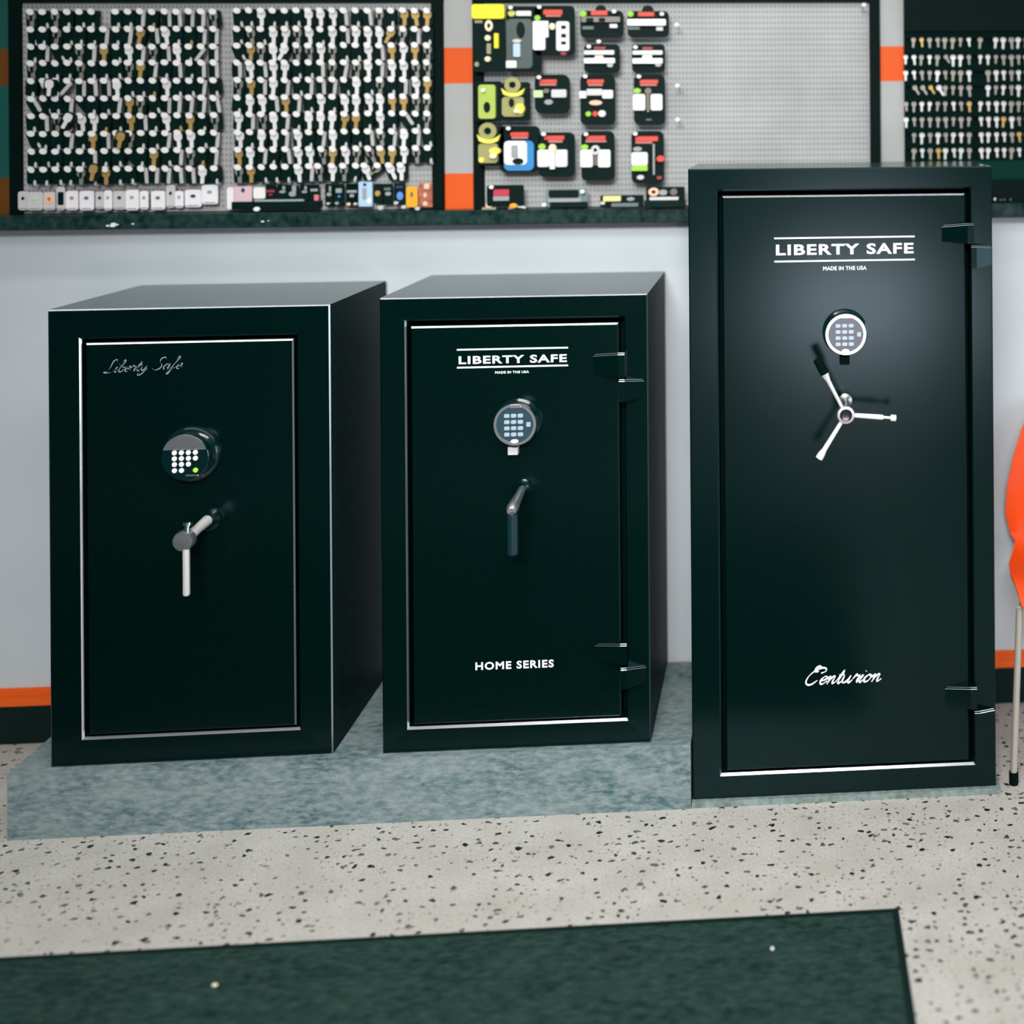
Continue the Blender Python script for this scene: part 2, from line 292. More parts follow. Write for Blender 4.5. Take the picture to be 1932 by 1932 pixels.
PACKS=[
('black hanging pack with bright yellow header, top left of the product board','black',(-0.82, 1.7635, -0.7353, 1.9422),0.0028,[
 ('header','r','yellow',-.8216,1.9044,-.7353,1.9439,.01),('product_ring','ring','cream',-.7872,1.8714,-.7666,1.9018,.008),('brass_fitting','o','cream',-.7872,1.8452,-.7714,1.8614,.014),('brass_fitting','o','cream',-.7876,1.7899,-.7718,1.8048,.014),('bar','r','dimcream',-.7834,1.8108,-.7717,1.8395,.008),('yellow_strip','r','yellow',-.7634,1.8259,-.7514,1.8664,.01),('print_spot','o','dimcream',-.8161,1.7766,-.8036,1.7908,.006),('print_line','r','dimcream',-.8153,1.8934,-.7939,1.9018,.004)]),
('smoky clear hanging pack with a steel fitting, beside the yellow-headed pack','black',(-0.7324, 1.763, -0.6408, 1.9388),0.0035,[
 ('clear_tray','r','smoke',-.732,1.7716,-.6633,1.9051,.006),('sticker','o','yellow2',-.7275,1.9104,-.7078,1.928,.006),('print_line','r','white',-.706,1.9124,-.6663,1.926,.006),('dark_grip','o','blk',-.7036,1.8544,-.6826,1.8966,.014),('steel_fitting','o','steel',-.7148,1.8392,-.69,1.8511,.016),('steel_fitting','r','steelb',-.7126,1.8021,-.6936,1.8393,.014),('barcode_label','r','white',-.7328,1.7734,-.7048,1.7931,.009)]),
('large black rounded pack with red badge and two white label panels','black',(-0.6594, 1.8067, -0.5522, 1.9404),0.0132,[
 ('red_badge','r','red',-.6346,1.9157,-.5838,1.9293,.006),('white_strap','r','pink',-.629,1.91,-.5881,1.9157,.005),('green_sticker','o','green',-.658,1.8995,-.6415,1.9151,.007),('label_panel','r','white',-.6614,1.8204,-.6287,1.8989,.012),('label_panel','r','white',-.6365,1.8542,-.6202,1.8989,.011),('key_blank','o','cream',-.6182,1.8745,-.6017,1.8931,.014),('label_panel','r','white',-.5999,1.8185,-.5655,1.8975,.012),('window','r','blk',-.586,1.8771,-.5734,1.8863,.014),('window','r','blk',-.5861,1.8541,-.5735,1.8643,.014),('window','r','blk',-.5863,1.8355,-.5737,1.844,.014),('red_dot','o','dred',-.5911,1.8067,-.5732,1.8176,.006)]),
('squat black pack with brown tool and hump top, highest in the fourth column','black',(-0.538, 1.8537, -0.423, 1.9268),0.0139,[
 ('hanger_tab','o','blk',-.4978,1.9115,-.4679,1.942,.004),('green_sticker','o','green',-.539,1.9088,-.5197,1.9268,.007),('red_badge','r','red',-.5089,1.9135,-.4645,1.9271,.007),('brown_tool','r','brown',-.5331,1.8945,-.4301,1.9102,.014),('dark_window','r','blk',-.5198,1.8946,-.5005,1.9061,.016),('dark_window','r','blk',-.4863,1.8959,-.4697,1.9061,.016),('print_line','r','dimgrey',-.5316,1.8756,-.5016,1.8852,.006),('white_tab','r','white',-.459,1.8796,-.4386,1.8904,.01)]),
('squat black pack holding a bright silver bar, highest in the right column','black',(-0.4125, 1.8548, -0.3019, 1.9257),0.0139,[
 ('hanger_tab','o','blk',-.3737,1.9113,-.342,1.9413,.004),('green_sticker','o','green',-.4131,1.9094,-.3951,1.925,.007),('red_badge','r','red',-.3839,1.9107,-.3403,1.9229,.007),('silver_bar','r','steelw',-.4109,1.8854,-.3091,1.9029,.016),('print_line','r','dimgrey',-.4111,1.8747,-.3792,1.8843,.006),('white_tab','r','dimwhite',-.3354,1.8718,-.317,1.8828,.01)]),
('black pack with two stacked silver bars, under the brown tool pack','black',(-0.5286, 1.7604, -0.4338, 1.8371),0.0119,[
 ('red_badge','r','dred',-.5009,1.822,-.4702,1.8302,.007),('silver_bar','r','steel',-.5264,1.8076,-.4462,1.8201,.016),('silver_bar','r','steelw',-.5265,1.7846,-.445,1.7991,.016),('link','r','cream',-.4987,1.7989,-.4764,1.8078,.01),('foot','o','dimwhite',-.4671,1.7741,-.4504,1.786,.01)]),
('black pack with two silver bars, under the bright silver bar pack','black',(-0.4013, 1.7599, -0.3134, 1.8367),0.0119,[
 ('red_badge','r','dred',-.3728,1.8209,-.3453,1.8291,.007),('silver_bar','r','steel',-.3981,1.8072,-.3184,1.819,.016),('silver_bar','r','steelw',-.3983,1.7834,-.3186,1.798,.016),('link','r','steelw',-.373,1.7978,-.3468,1.8067,.01),('foot','o','dimwhite',-.3395,1.7752,-.322,1.7855,.01)]),
('pale green clear pack in a black backing, left end of the middle row','black',(-0.8164, 1.6314, -0.7445, 1.7386),0.0077,[
 ('clear_tray','r','lime',-.8046,1.6382,-.7597,1.7294,.014),('dark_insert','o','blk',-.7898,1.6551,-.7728,1.6835,.018)]),
('dark card with yellow-banded olive tape roll, in the middle row','black',(-0.7444, 1.6332, -0.6716, 1.7365),0.0077,[
 ('tape_roll','ring','olive',-.7364,1.7076,-.6943,1.7493,.012),('yellow_band','arc','yellow3',-.7445,1.6964,-.6827,1.7197,.016),('clear_tray','r','olive',-.744,1.6434,-.6861,1.6968,.01),('dark_insert','o','blk',-.7249,1.6689,-.7111,1.6926,.014),('yellow_cap','o','yellow3',-.7084,1.6501,-.6831,1.679,.018),('cream_plug','o','cream',-.7112,1.6519,-.6963,1.6648,.022)]),
('short black round-bottomed pack with a pale green label, middle row','black',(-0.6591, 1.651, -0.5666, 1.7557),0.0192,[
 ('red_badge','r','red',-.6459,1.7324,-.5994,1.7428,.007),('badge_strap','r','pink',-.645,1.7257,-.6011,1.732,.006),('green_label','r','pgreen',-.661,1.6941,-.6359,1.7138,.01),('key_head','o','brown',-.6361,1.7048,-.6179,1.7184,.012),('white_label','r','dimwhite',-.6138,1.6937,-.574,1.7156,.012),('metal_wedge','o','dimgrey2',-.633,1.6743,-.6098,1.6893,.01)]),
('black pack with curved silver piece above green, red and white spots','black',(-0.5392, 1.6197, -0.4465, 1.7551),0.0167,[
 ('red_badge','r','red',-.5209,1.7311,-.4755,1.7422,.007),('badge_strap','r','pink',-.5177,1.7243,-.4792,1.7306,.006),('silver_piece','r','white',-.5402,1.6914,-.5213,1.7111,.014),('silver_piece','r','steel',-.5211,1.6986,-.4794,1.7171,.012),('silver_piece','r','white',-.4793,1.6903,-.451,1.7135,.014),('copper_key','o','peach',-.5146,1.6721,-.4796,1.6863,.012),('green_sticker','o','green',-.5249,1.6422,-.5096,1.6568,.008),('red_spot','o','red',-.5068,1.642,-.4915,1.6574,.008),('white_spot','o','white',-.4908,1.6409,-.4708,1.6593,.01)]),
('tall black pack with metal key between white labels, middle row right end','black',(-0.3969, 1.6187, -0.3137, 1.7545),0.0157,[
 ('red_badge','r','red',-.3808,1.7297,-.3315,1.7408,.007),('badge_strap','r','pink',-.3796,1.7236,-.3349,1.7293,.006),('green_sticker','o','green',-.3978,1.7034,-.3771,1.7185,.007),('label_panel','r','white',-.3989,1.6578,-.3653,1.7022,.012),('label_panel','r','white',-.3515,1.6575,-.3202,1.7019,.012),('metal_key','o','brown',-.3669,1.6999,-.3482,1.7193,.014),('metal_key','r','brown',-.3623,1.653,-.3539,1.7023,.013),('maker_mark','r','dimgrey',-.3648,1.6305,-.35,1.6354,.004)]),
('dark card with yellow-banded olive tape roll, left end of the third row','black',(-0.8107, 1.5133, -0.7404, 1.619),0.0063,[
 ('tape_roll','ring','olive',-.804,1.5833,-.7581,1.6284,.012),('yellow_band','arc','yellow3',-.8082,1.5727,-.7476,1.5968,.016),('clear_tray','r','olive',-.8064,1.5202,-.7552,1.5732,.01),('yellow_cap','o','yellow3',-.7774,1.5427,-.7465,1.5622,.018),('cream_plug','o','cream',-.7755,1.5317,-.7551,1.5474,.022),('yellow_spot','o','yellow3',-.8053,1.5212,-.7899,1.5365,.014)]),
('black pack with white and bright blue picture panel, third row','black',(-0.7529, 1.4955, -0.646, 1.6186),0.0157,[
 ('red_badge','r','red',-.7229,1.591,-.6752,1.6022,.007),('badge_strap','r','pink',-.72,1.5843,-.6769,1.5907,.006),('blue_panel','r','blue',-.7396,1.499,-.6606,1.5797,.01),('white_panel','r','white',-.7389,1.5147,-.6784,1.5791,.012),('grey_fitting','r','dimgrey2',-.7185,1.5356,-.7021,1.5677,.016),('dark_fitting','o','blk',-.7154,1.5168,-.6873,1.5333,.018)]),
('black pack with white key between two white labels, third row beside blue panel','black',(-0.6502, 1.4817, -0.5545, 1.6009),0.0157,[
 ('red_badge','r','red',-.6347,1.5808,-.5808,1.5924,.007),('badge_strap','r','pink',-.6238,1.5734,-.5855,1.5804,.006),('green_sticker','o','green',-.6504,1.5548,-.6303,1.5712,.007),('label_panel','r','white',-.6515,1.5088,-.6199,1.555,.012),('label_panel','r','white',-.6036,1.5083,-.5727,1.5546,.012),('white_key','o','cream',-.6215,1.5458,-.601,1.5703,.016),('white_key','r','white',-.619,1.5025,-.6047,1.5483,.015)]),
('black pack with ring-topped key between two white labels, third row fourth column','black',(-0.5379, 1.4704, -0.4492, 1.6034),0.0157,[
 ('red_badge','r','red',-.5237,1.5792,-.4719,1.5911,.007),('badge_strap','r','pink',-.5254,1.5731,-.4703,1.5789,.006),('green_sticker','o','green',-.5382,1.5538,-.5176,1.5682,.007),('label_panel','r','white',-.539,1.5066,-.5052,1.554,.012),('label_panel','r','white',-.4922,1.5061,-.459,1.5536,.012),('metal_ring','ring','dimwhite',-.5095,1.5403,-.4869,1.5659,.016),('metal_key','r','brown',-.503,1.5116,-.4931,1.5405,.01)]),
('black pack with thin chain and a lime-striped white label, third row right end','black',(-0.4047, 1.4622, -0.3182, 1.6024),0.0146,[
 ('red_badge','r','red',-.3934,1.5746,-.3326,1.5887,.007),('badge_strap','r','pink',-.3931,1.5686,-.3478,1.5744,.006),('grey_badge','o','dimgrey2',-.3999,1.5478,-.3755,1.5609,.007),('label_panel','r','white',-.4037,1.5103,-.36,1.546,.012),('lime_strip','r','green',-.4033,1.4953,-.3601,1.5107,.013),('chain','r','dimgrey2',-.3471,1.4846,-.3416,1.5679,.008),('red_tag','o','red',-.3372,1.5187,-.3144,1.5366,.014),('white_badge','o','dimwhite',-.3904,1.4716,-.3703,1.4847,.007),('red_dot','o','dred',-.3383,1.4711,-.3222,1.4815,.007)]),
('small black pack with crimson badge standing low on the ledge end','black',(-0.787, 1.4048, -0.6898, 1.4612),0.0063,[
 ('crimson_badge','r','crim',-.7683,1.4322,-.7267,1.4502,.009),('grey_strap','r','dimgrey2',-.7691,1.4194,-.7268,1.4321,.008)]),
('flat clear-windowed grey box pack with dark insert, low on the product board','smokeg',(-0.6323, 1.4001, -0.5214, 1.4487),0.0035,[
 ('dark_insert','r','blk',-.6224,1.4281,-.5449,1.4466,.01),('steel_strip','r','dimgrey2',-.6265,1.4138,-.5366,1.4243,.008),('dark_tray','r','blk',-.6193,1.4001,-.5214,1.4148,.012)]),
('slim dark pack with pale yellow label, low on the product board','black',(-0.488, 1.3976, -0.3732, 1.4308),0.0028,[
 ('yellow_label','r','cream2',-.4797,1.4146,-.4322,1.4294,.01),('white_sticker','o','dimgrey2',-.4177,1.4148,-.3959,1.4253,.008),('steel_strip','r','dimgrey',-.458,1.3998,-.386,1.4101,.01),('cap','o','dimwhite',-.4871,1.4056,-.4738,1.4149,.01)]),
('black box pack with peach ring and tan knob, at ledge beside the tall safe','black',(-0.3661, 1.3969, -0.263, 1.4519),0.0028,[
 ('peach_ring','ring','peach',-.3587,1.4277,-.3313,1.4504,.014),('grey_knob','o','dimgrey2',-.3318,1.4288,-.3083,1.4447,.012),('tan_knob','o','brown',-.3014,1.4284,-.2813,1.4477,.014),('white_strip','r','dimwhite',-.3562,1.4162,-.2787,1.4252,.012),('front_tray','r','blk',-.369,1.3975,-.2606,1.4165,.02)]),
]
DOTS=[(-0.6414, 1.9348), (-0.7165, 1.9332), (-0.445, 1.9229), (-0.3186, 1.916), (-0.5121, 1.8294), (-0.3891, 1.827), (-0.4858, 1.8428), (-0.7893, 1.7143), (-0.6434, 1.748), (-0.522, 1.7498), (-0.3806, 1.7488), (-0.7243, 1.6128), (-0.6322, 1.5967), (-0.5214, 1.5958), (-0.3911, 1.5958), (-0.7698, 1.4573), (-0.5318, 1.4429), (-0.6326, 1.4048), (-0.2793, 1.8872), (-0.2788, 1.724), (-0.2788, 1.6331), (0.2237, 1.94)]
CARDS=[(-1.9982, 1.4075, -1.9728, 1.4569, 'cardg'), (-1.9725, 1.4071, -1.9349, 1.4551, 'cardgr'), (-1.9346, 1.4067, -1.9046, 1.4546, 'cardo'), (-1.8996, 1.4064, -1.8787, 1.4685, 'cardd'), (-1.8784, 1.406, -1.8468, 1.4572, 'cardw'), (-1.8418, 1.4055, -1.8056, 1.4568, 'cardw'), (-1.8037, 1.4083, -1.7811, 1.4547, 'cardg'), (-1.7802, 1.4049, -1.7598, 1.4577, 'cardw'), (-1.7588, 1.4061, -1.7261, 1.4558, 'cardg'), (-1.7251, 1.4041, -1.6924, 1.4586, 'cardw'), (-1.6914, 1.4054, -1.6694, 1.4551, 'cardw'), (-1.6607, 1.4048, -1.6254, 1.4547, 'cardw'), (-1.6244, 1.4093, -1.6008, 1.4703, 'cardg'), (-1.5999, 1.409, -1.5786, 1.454, 'cardw'), (-1.5767, 1.4101, -1.5339, 1.457, 'cardw'), (-1.5319, 1.4176, -1.4905, 1.4693, 'cardw')]
MISC=[('white bent plastic bracket at left end of the lower row', -1.4691, 1.4026, -1.4509, 1.4622, 'white'), ('pink packet with navy spot in the lower row', -1.4487, 1.4225, -1.4031, 1.4638, 'cardp'), ('white oval keypad fob above the long black tray', -1.4011, 1.4301, -1.3695, 1.4614, 'white'), ('red and black car fob above the long black tray', -1.3675, 1.4261, -1.3413, 1.4684, 'darkred'), ('black and silver remote above the long black tray', -1.3392, 1.4257, -1.3112, 1.468, 'blk2'), ('grey clip card above the long black tray', -1.3102, 1.4254, -1.2828, 1.4659, 'dimgrey2'), ('dark card with pale strip above the tray', -1.2807, 1.4251, -1.2562, 1.4674, 'blk2'), ('dark card with pink corner at tray end', -1.2541, 1.4219, -1.2303, 1.4671, 'pinkd'), ('black card hung just right of the tray', -1.2157, 1.4079, -1.1941, 1.4685, 'blk2'), ('black card with small blue mark', -1.1915, 1.4075, -1.1649, 1.4683, 'blk3'), ('dark grey card with pink foot', -1.1616, 1.4071, -1.1299, 1.4679, 'blk4'), ('tall pale blue packet in the lower row', -1.1277, 1.4066, -1.0917, 1.4731, 'pblue'), ('black card with round gold medallion', -1.0895, 1.4155, -1.0655, 1.4672, 'blkgold'), ('black card with silver badge beside gold medallion card', -1.0633, 1.4115, -1.0386, 1.4669, 'blksil'), ('navy card with round blue spot', -1.0365, 1.4111, -1.0074, 1.4684, 'blkblue'), ('upright amber yellow tag with rounded top', -1.0042, 1.4033, -0.9737, 1.4589, 'amber'), ('copper red patterned card at the row end', -0.9718, 1.4029, -0.9363, 1.4677, 'copper')]
TRAY=(-1.4507, 1.4046, -1.2297, 1.4237)
BLOBS=[(-1.0626, 1.4047, 0.011), (-1.0224, 1.417, 0.008), (-1.0029, 1.4058, 0.009), (-0.9673, 1.3981, 0.009), (-1.3804, 1.405, 0.011), (-1.1976, 1.4173, 0.006), (-1.1277, 1.4157, 0.006)]
LEFTX=[-1.9546, -1.9242, -1.8937, -1.8633, -1.8327, -1.8022, -1.7716, -1.7409, -1.7103, -1.6795, -1.6488, -1.6179, -1.5871, -1.5562, -1.5253, -1.4943];LEFTZ=[1.9264, 1.8806, 1.8348, 1.7921, 1.7448, 1.6989, 1.6531, 1.6073, 1.5615, 1.5141]
RIGHTX=[-1.4333, -1.4031, -1.3728, -1.3424, -1.312, -1.2816, -1.2511, -1.2206, -1.1901, -1.1595, -1.1289, -1.0982, -1.0675, -1.0367, -1.006, -0.9751, -0.9443];RIGHTZ=[1.929, 1.8799, 1.8363, 1.7909, 1.7454, 1.7, 1.6545, 1.6073, 1.5618, 1.5157]
DARKX=[0.3422, 0.3645, 0.3863, 0.4087, 0.4311, 0.4516, 0.4741, 0.4953, 0.5178, 0.5506, 0.5715, 0.5941, 0.6151, 0.6371, 0.6571, 0.6791];DARKZ=[1.853, 1.8051, 1.7621, 1.7206, 1.676, 1.633, 1.5899, 1.5469]
TOPDOTS=[1.9426, 1.9425]

# ------------------------------------------------------------ setting
struct(MB().box(-6, 4.5, -8, .1, -.1, 0, FLOOR), 'floor')
struct(MB().box(-6, 4.5, 0, .1, 0, 3.1, WALL), 'wall_back')
struct(MB().box(-6, 4.5, -8, .1, 3.1, 3.2, WALL), 'ceiling')
b = MB(); b.box(-6, 4.5, -.014, 0, 0, .1, 'rubber'); b.build('baseboard_back', None)['kind'] = 'structure'
b = MB(); b.box(-6, 4.5, -.016, 0, .1, .1215, 'orange', 0); b.box(-6, 4.5, -.0125, 0, .1215, .128, 'orange'); b.box(-6, 4.5, -.0155, 0, .128, .135, 'orange'); b.box(-6, 4.5, -.010, 0, .135, .1425, 'orange'); struct(b, 'trim_1')
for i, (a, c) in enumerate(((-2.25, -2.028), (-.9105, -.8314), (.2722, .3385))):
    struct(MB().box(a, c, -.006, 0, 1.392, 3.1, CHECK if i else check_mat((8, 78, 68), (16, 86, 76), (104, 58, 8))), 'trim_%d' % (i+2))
# stone ledge under the boards
b = MB(); b.box(-5, 4, -.065, 0, 1.3565, 1.3955, LEDGE, .002)
led = solo(b, 'wall_ledge', 'long dark speckled stone ledge running along the grey wall under the key boards', 'ledge', (-.7, -.04, 1.3615))
b = MB()
for x, z, r in ((-1.755, 1.3665, .004), (-1.745, 1.3665, .006), (-1.742, 1.3715, .0045), (-1.733, 1.369, .003), (-1.693, 1.3705, .0025), (-1.365, 1.3725, .003), (-1.35, 1.374, .0018)):
    b.oval(x-r*1.5, z-r*.6, x+r*1.5, z+r*.6, -.0658, -.0645, 'fleck_white', 0, 10)  # small white ovals on the ledge's front face
part(b, 'white_fleck', led, False, 'small white flecks on the front edge')

# platform and mat
b = MB(); b.box(-1.7725, -.2265, -.474, -.018, 0, .152, PLAT, 0)
solo(b, 'display_platform', 'low mottled grey platform under the two shorter safes', 'platform', (-1., -.25, 0))
mt = thing('floor_mat', 'large dark green floor mat with black rubber border in the foreground', 'mat', (-.9, -1.8, 0))
b = MB(); b.add([(-2.6,-.915,.0075),(.2155,-.9075,.0075),(.2155,-2.6,.0075),(-2.6,-2.6,.0075),(-2.6,-.915,.001),(.2155,-.9075,.001),(.2155,-2.6,.001),(-2.6,-2.6,.001)], [(0,1,2,3),(7,6,5,4),(0,4,5,1),(1,5,6,2),(2,6,7,3),(3,7,4,0)], MAT); part(b, 'carpet', mt)
b = MB()
o_ = [(-2.62, -.899), (.2275, -.8905), (.2375, -2.62), (-2.62, -2.62)]; i_ = [(-2.6, -.915), (.214, -.9065), (.214, -2.6), (-2.6, -2.6)]
vs = [(x, y, 0) for x, y in o_]+[(x, y, .005) for x, y in o_]+[(x, y, .0085) for x, y in i_]+[(x, y, 0) for x, y in i_]
b.add(vs, [(k*4+i, k*4+(i+1) % 4, ((k+1) % 4)*4+(i+1) % 4, ((k+1) % 4)*4+i) for k in range(4) for i in range(4)], 'rubber')
part(b, 'rubber_border', mt)
solo(MB().ball((-1.075, -1.0206, .0115), (.006, .004, .003), 'cream', 8), 'paper_scrap', 'tiny pale scrap on the floor mat below the leftmost safe', 'scrap', (-1.075, -1.02, .0085))
solo(MB().ball((-.0305, -1.0038, .0115), (.004, .004, .003), 'white', 8), 'paper_scrap', 'tiny white scrap on the floor mat below the tall safe', 'scrap', (-.03, -1.0, .0085))

# ------------------------------------------------------------ lettering
def text_mesh(txt, x0, x1, z0, z1, y, m, bold=.012, sp=1.0):
    cu = bpy.data.curves.new('t', 'FONT'); cu.body = txt; cu.offset = bold; cu.extrude = .02; cu.space_character = sp; cu.resolution_u = 3
    ob = bpy.data.objects.new('t', cu); col.objects.link(ob); dg = bpy.context.evaluated_depsgraph_get(); me = bpy.data.meshes.new_from_object(ob.evaluated_get(dg))
    V = [v.co.copy() for v in me.vertices]; Fs = [tuple(p.vertices) for p in me.polygons]
    bpy.data.objects.remove(ob); bpy.data.curves.remove(cu); bpy.data.meshes.remove(me)
    ax, bx = min(v.x for v in V), max(v.x for v in V); az, bz = min(v.y for v in V), max(v.y for v in V)
    b = MB(); b.add([(x0+(v.x-ax)/(bx-ax)*(x1-x0), y-(.0006 if v.z > 0 else 0), z0+(v.y-az)/(bz-az)*(z1-z0)) for v in V], Fs, m); return b
GL = {
 'C': (1.45, [[(1.2,.55),(.85,.08),(.45,.02),(.15,.45),(.2,1.2),(.6,1.9),(1.15,2.2),(1.55,2.05),(1.6,1.7),(1.25,1.5)], [(.95,1.75),(.6,1.75),(.5,2.15),(.8,2.45),(1.15,2.2)]]),
 'e': (.72, [[(0,.4),(.5,.6),(.6,.9),(.35,1.02),(.1,.6),(.2,.08),(.45,.05),(.75,.4)]]),
 'n': (.95, [[(0,.6),(.18,1.02),(.2,.6),(.14,0)], [(.16,.4),(.45,.95),(.62,.9),(.58,.3),(.68,.02),(.95,.35)]]),
 't': (.55, [[(0,.4),(.32,1.7),(.18,.3),(.3,.02),(.58,.4)], [(0,1.1),(.5,1.15)]]),
 'u': (.95, [[(0,1),(.0,.3),(.2,.02),(.5,.4),(.62,1.0)], [(.62,1.0),(.55,.25),(.7,.02),(.95,.4)]]),
 'r': (.68, [[(0,.5),(.2,1.1),(.3,.9),(.55,.95),(.48,.3),(.55,.03),(.72,.35)]]),
 'i': (.42, [[(0,.5),(.17,1),(.08,.2),(.2,.02),(.42,.4)], [(.27,1.45),(.30,1.5)]]),
 'o': (.75, [[(.32,1),(.05,.6),(.15,.05),(.5,.2),(.6,.8),(.32,1),(.5,.8),(.8,.85)]]),
 'L': (1.15, [[(1.05,1.9),(.85,2.35),(.55,2.0),(.5,1.0),(.3,.2),(0,.1),(.2,-.05),(.8,.0),(1.2,.35)]]),
 'b': (.68, [[(0,.4),(.4,1.8),(.3,2.2),(.15,1.8),(.1,.3),(.35,0),(.6,.5),(.3,.95)], [(.3,.95),(.7,.8)]]),
 'y': (.8, [[(0,1),(.05,.3),(.3,.1),(.6,.9),(.5,-.2),(.1,-.8),(-.1,-.5),(.75,.3)]]),
 'S': (1.2, [[(1.15,1.9),(.9,2.3),(.5,2.0),(.6,1.4),(.95,.8),(.8,.2),(.3,0),(0,.3)]]),
 'a': (.88, [[(.6,.9),(.3,1.0),(.05,.5),(.2,.02),(.5,.4),(.65,1.0),(.6,.2),(.72,.02),(.92,.35)]]),
 'f': (.62, [[(0,.2),(.5,1.6),(.6,2.2),(.4,2.2),(.25,.8),(.05,-.7),(-.15,-.8),(.05,-.2),(.62,.35)]]),
 ' ': (.55, []),
}
def spline(p, k=6):
    q = [p[0]]+list(p)+[p[-1]]; out = []
    for i in range(1, len(q)-2):
        for j in range(k):
            t = j/k; a, b_, c, d = q[i-1], q[i], q[i+1], q[i+2]
            out.append(tuple(.5*((2*b_[n])+(-a[n]+c[n])*t+(2*a[n]-5*b_[n]+4*c[n]-d[n])*t*t+(-a[n]+3*b_[n]-3*c[n]+d[n])*t**3) for n in (0, 1)))
    return out+[p[-1]]
def script_mesh(txt, x0, x1, z0, h, y, r, m, shear=.3, tilt=0):
    W = sum(GL[c][0] for c in txt); k = (x1-x0)/(W+.5); b = MB(); cx = 0
    for c in txt:
        for st in GL[c][1]:
            pts = []
            for (u, v) in spline(st):
                X = x0+(cx+u+shear*v)*k; pts.append((X, y-.0004, z0+v*h+(X-x0)*tilt))
            n = len(pts); rr = [r*(.55+.75*abs(math.sin(PI*(i/(n-1))*2.2))) for i in range(n)]
            b.tube(pts, rr, m, 6)
        cx += GL[c][0]
    return b

# ------------------------------------------------------------ safes
def safe(label, x0, x1, z0, z1, y0, depth, door, opening, rz, em):
    # em: materials of the edges: outer top, outer right, lip left, lip bottom, door top, door right
    """door = (dx0,dx1,dz0,dz1); opening = frame opening; y0 = front plane"""
    root = thing('gun_safe', label, 'safe', (x0, y0, z0), rz)
    b = MB(); yb = y0+depth; c = .003
    outer = [(x0+c, z0+c), (x1-c, z0+c), (x1-c, z1-c), (x0+c, z1-c)]; oc = [(x0, z0), (x1, z0), (x1, z1), (x0, z1)]
    a0, a1, q0, q1 = opening; li = .005; rec = .0
    lj = .0038; lip = [(a0-lj, q0-li), (a1+lj, q0-li), (a1+lj, q1+li), (a0-lj, q1+li)]; inn = [(a0, q0), (a1, q0), (a1, q1), (a0, q1)]
    sl = .0012 # frame face falls back slightly to its inner edge
    L = [[(x, y0, z) for x, z in outer], [(x, y0+sl, z) for x, z in lip], [(x, y0+sl+li, z) for x, z in inn], [(x, y0+.05, z) for x, z in inn], [(x, y0+c, z) for x, z in oc], [(x, yb, z) for x, z in oc]]
    def band(A, B, m):
        b.add(A+B, [(i, (i+1) % 4, 4+(i+1) % 4, 4+i) for i in range(4)], m)
    band(L[0], L[1], 'safe'); b.add(L[1]+L[2], [(0, 1, 5, 4)], em[3]); b.add(L[1]+L[2], [(3, 0, 4, 7)], em[2]); b.add(L[1]+L[2], [(1, 2, 6, 5), (2, 3, 7, 6)], 'safe'); band(L[2], L[3], 'gap'); b.add(L[3], [(0, 1, 2, 3)], 'gap')
    b.add([p for p in L[4]]+L[0], [(2, 3, 7, 6)], em[0])
    b.add([p for p in L[4]]+L[0], [(0, 1, 5, 4), (3, 0, 4, 7)], 'safe'); b.add([p for p in L[4]]+L[0], [(1, 2, 6, 5)], em[1])
    b.add(L[4]+L[5], [(0, 1, 5, 4), (1, 2, 6, 5), (3, 0, 4, 7)], 'safe_side'); b.add(L[4]+L[5], [(2, 3, 7, 6)], 'safe_top_sheen'); b.add(L[5], [(3, 2, 1, 0)], 'safe')  # safe top colour lightened to stand in for the wall's grazing reflection
    part(b, 'body', root)
    d = MB(); d0, d1, e0, e1 = door
    q = .0045; f0, f1, f2 = y0+.001, y0+.001+q, y0+.045
    qx = .003; A = [(d0+qx, f0, e0+q), (d1-qx, f0, e0+q), (d1-qx, f0, e1-q), (d0+qx, f0, e1-q)]; B = [(d0, f1, e0), (d1, f1, e0), (d1, f1, e1), (d0, f1, e1)]; C = [(x, f2, z) for x, _, z in B]
    d.add(A, [(0, 1, 2, 3)], 'safe').add(B+C, [(i, (i+1) % 4, 4+(i+1) % 4, 4+i) for i in range(4)]+[(7, 6, 5, 4)], 'safe')
    d.add(A+B, [(2, 3, 7, 6)], em[4]).add(A+B, [(1, 2, 6, 5)], em[5]).add(A+B, [(0, 1, 5, 4), (3, 0, 4, 7)], 'safe')
    dr = part(d, 'door', root)
    return root, dr
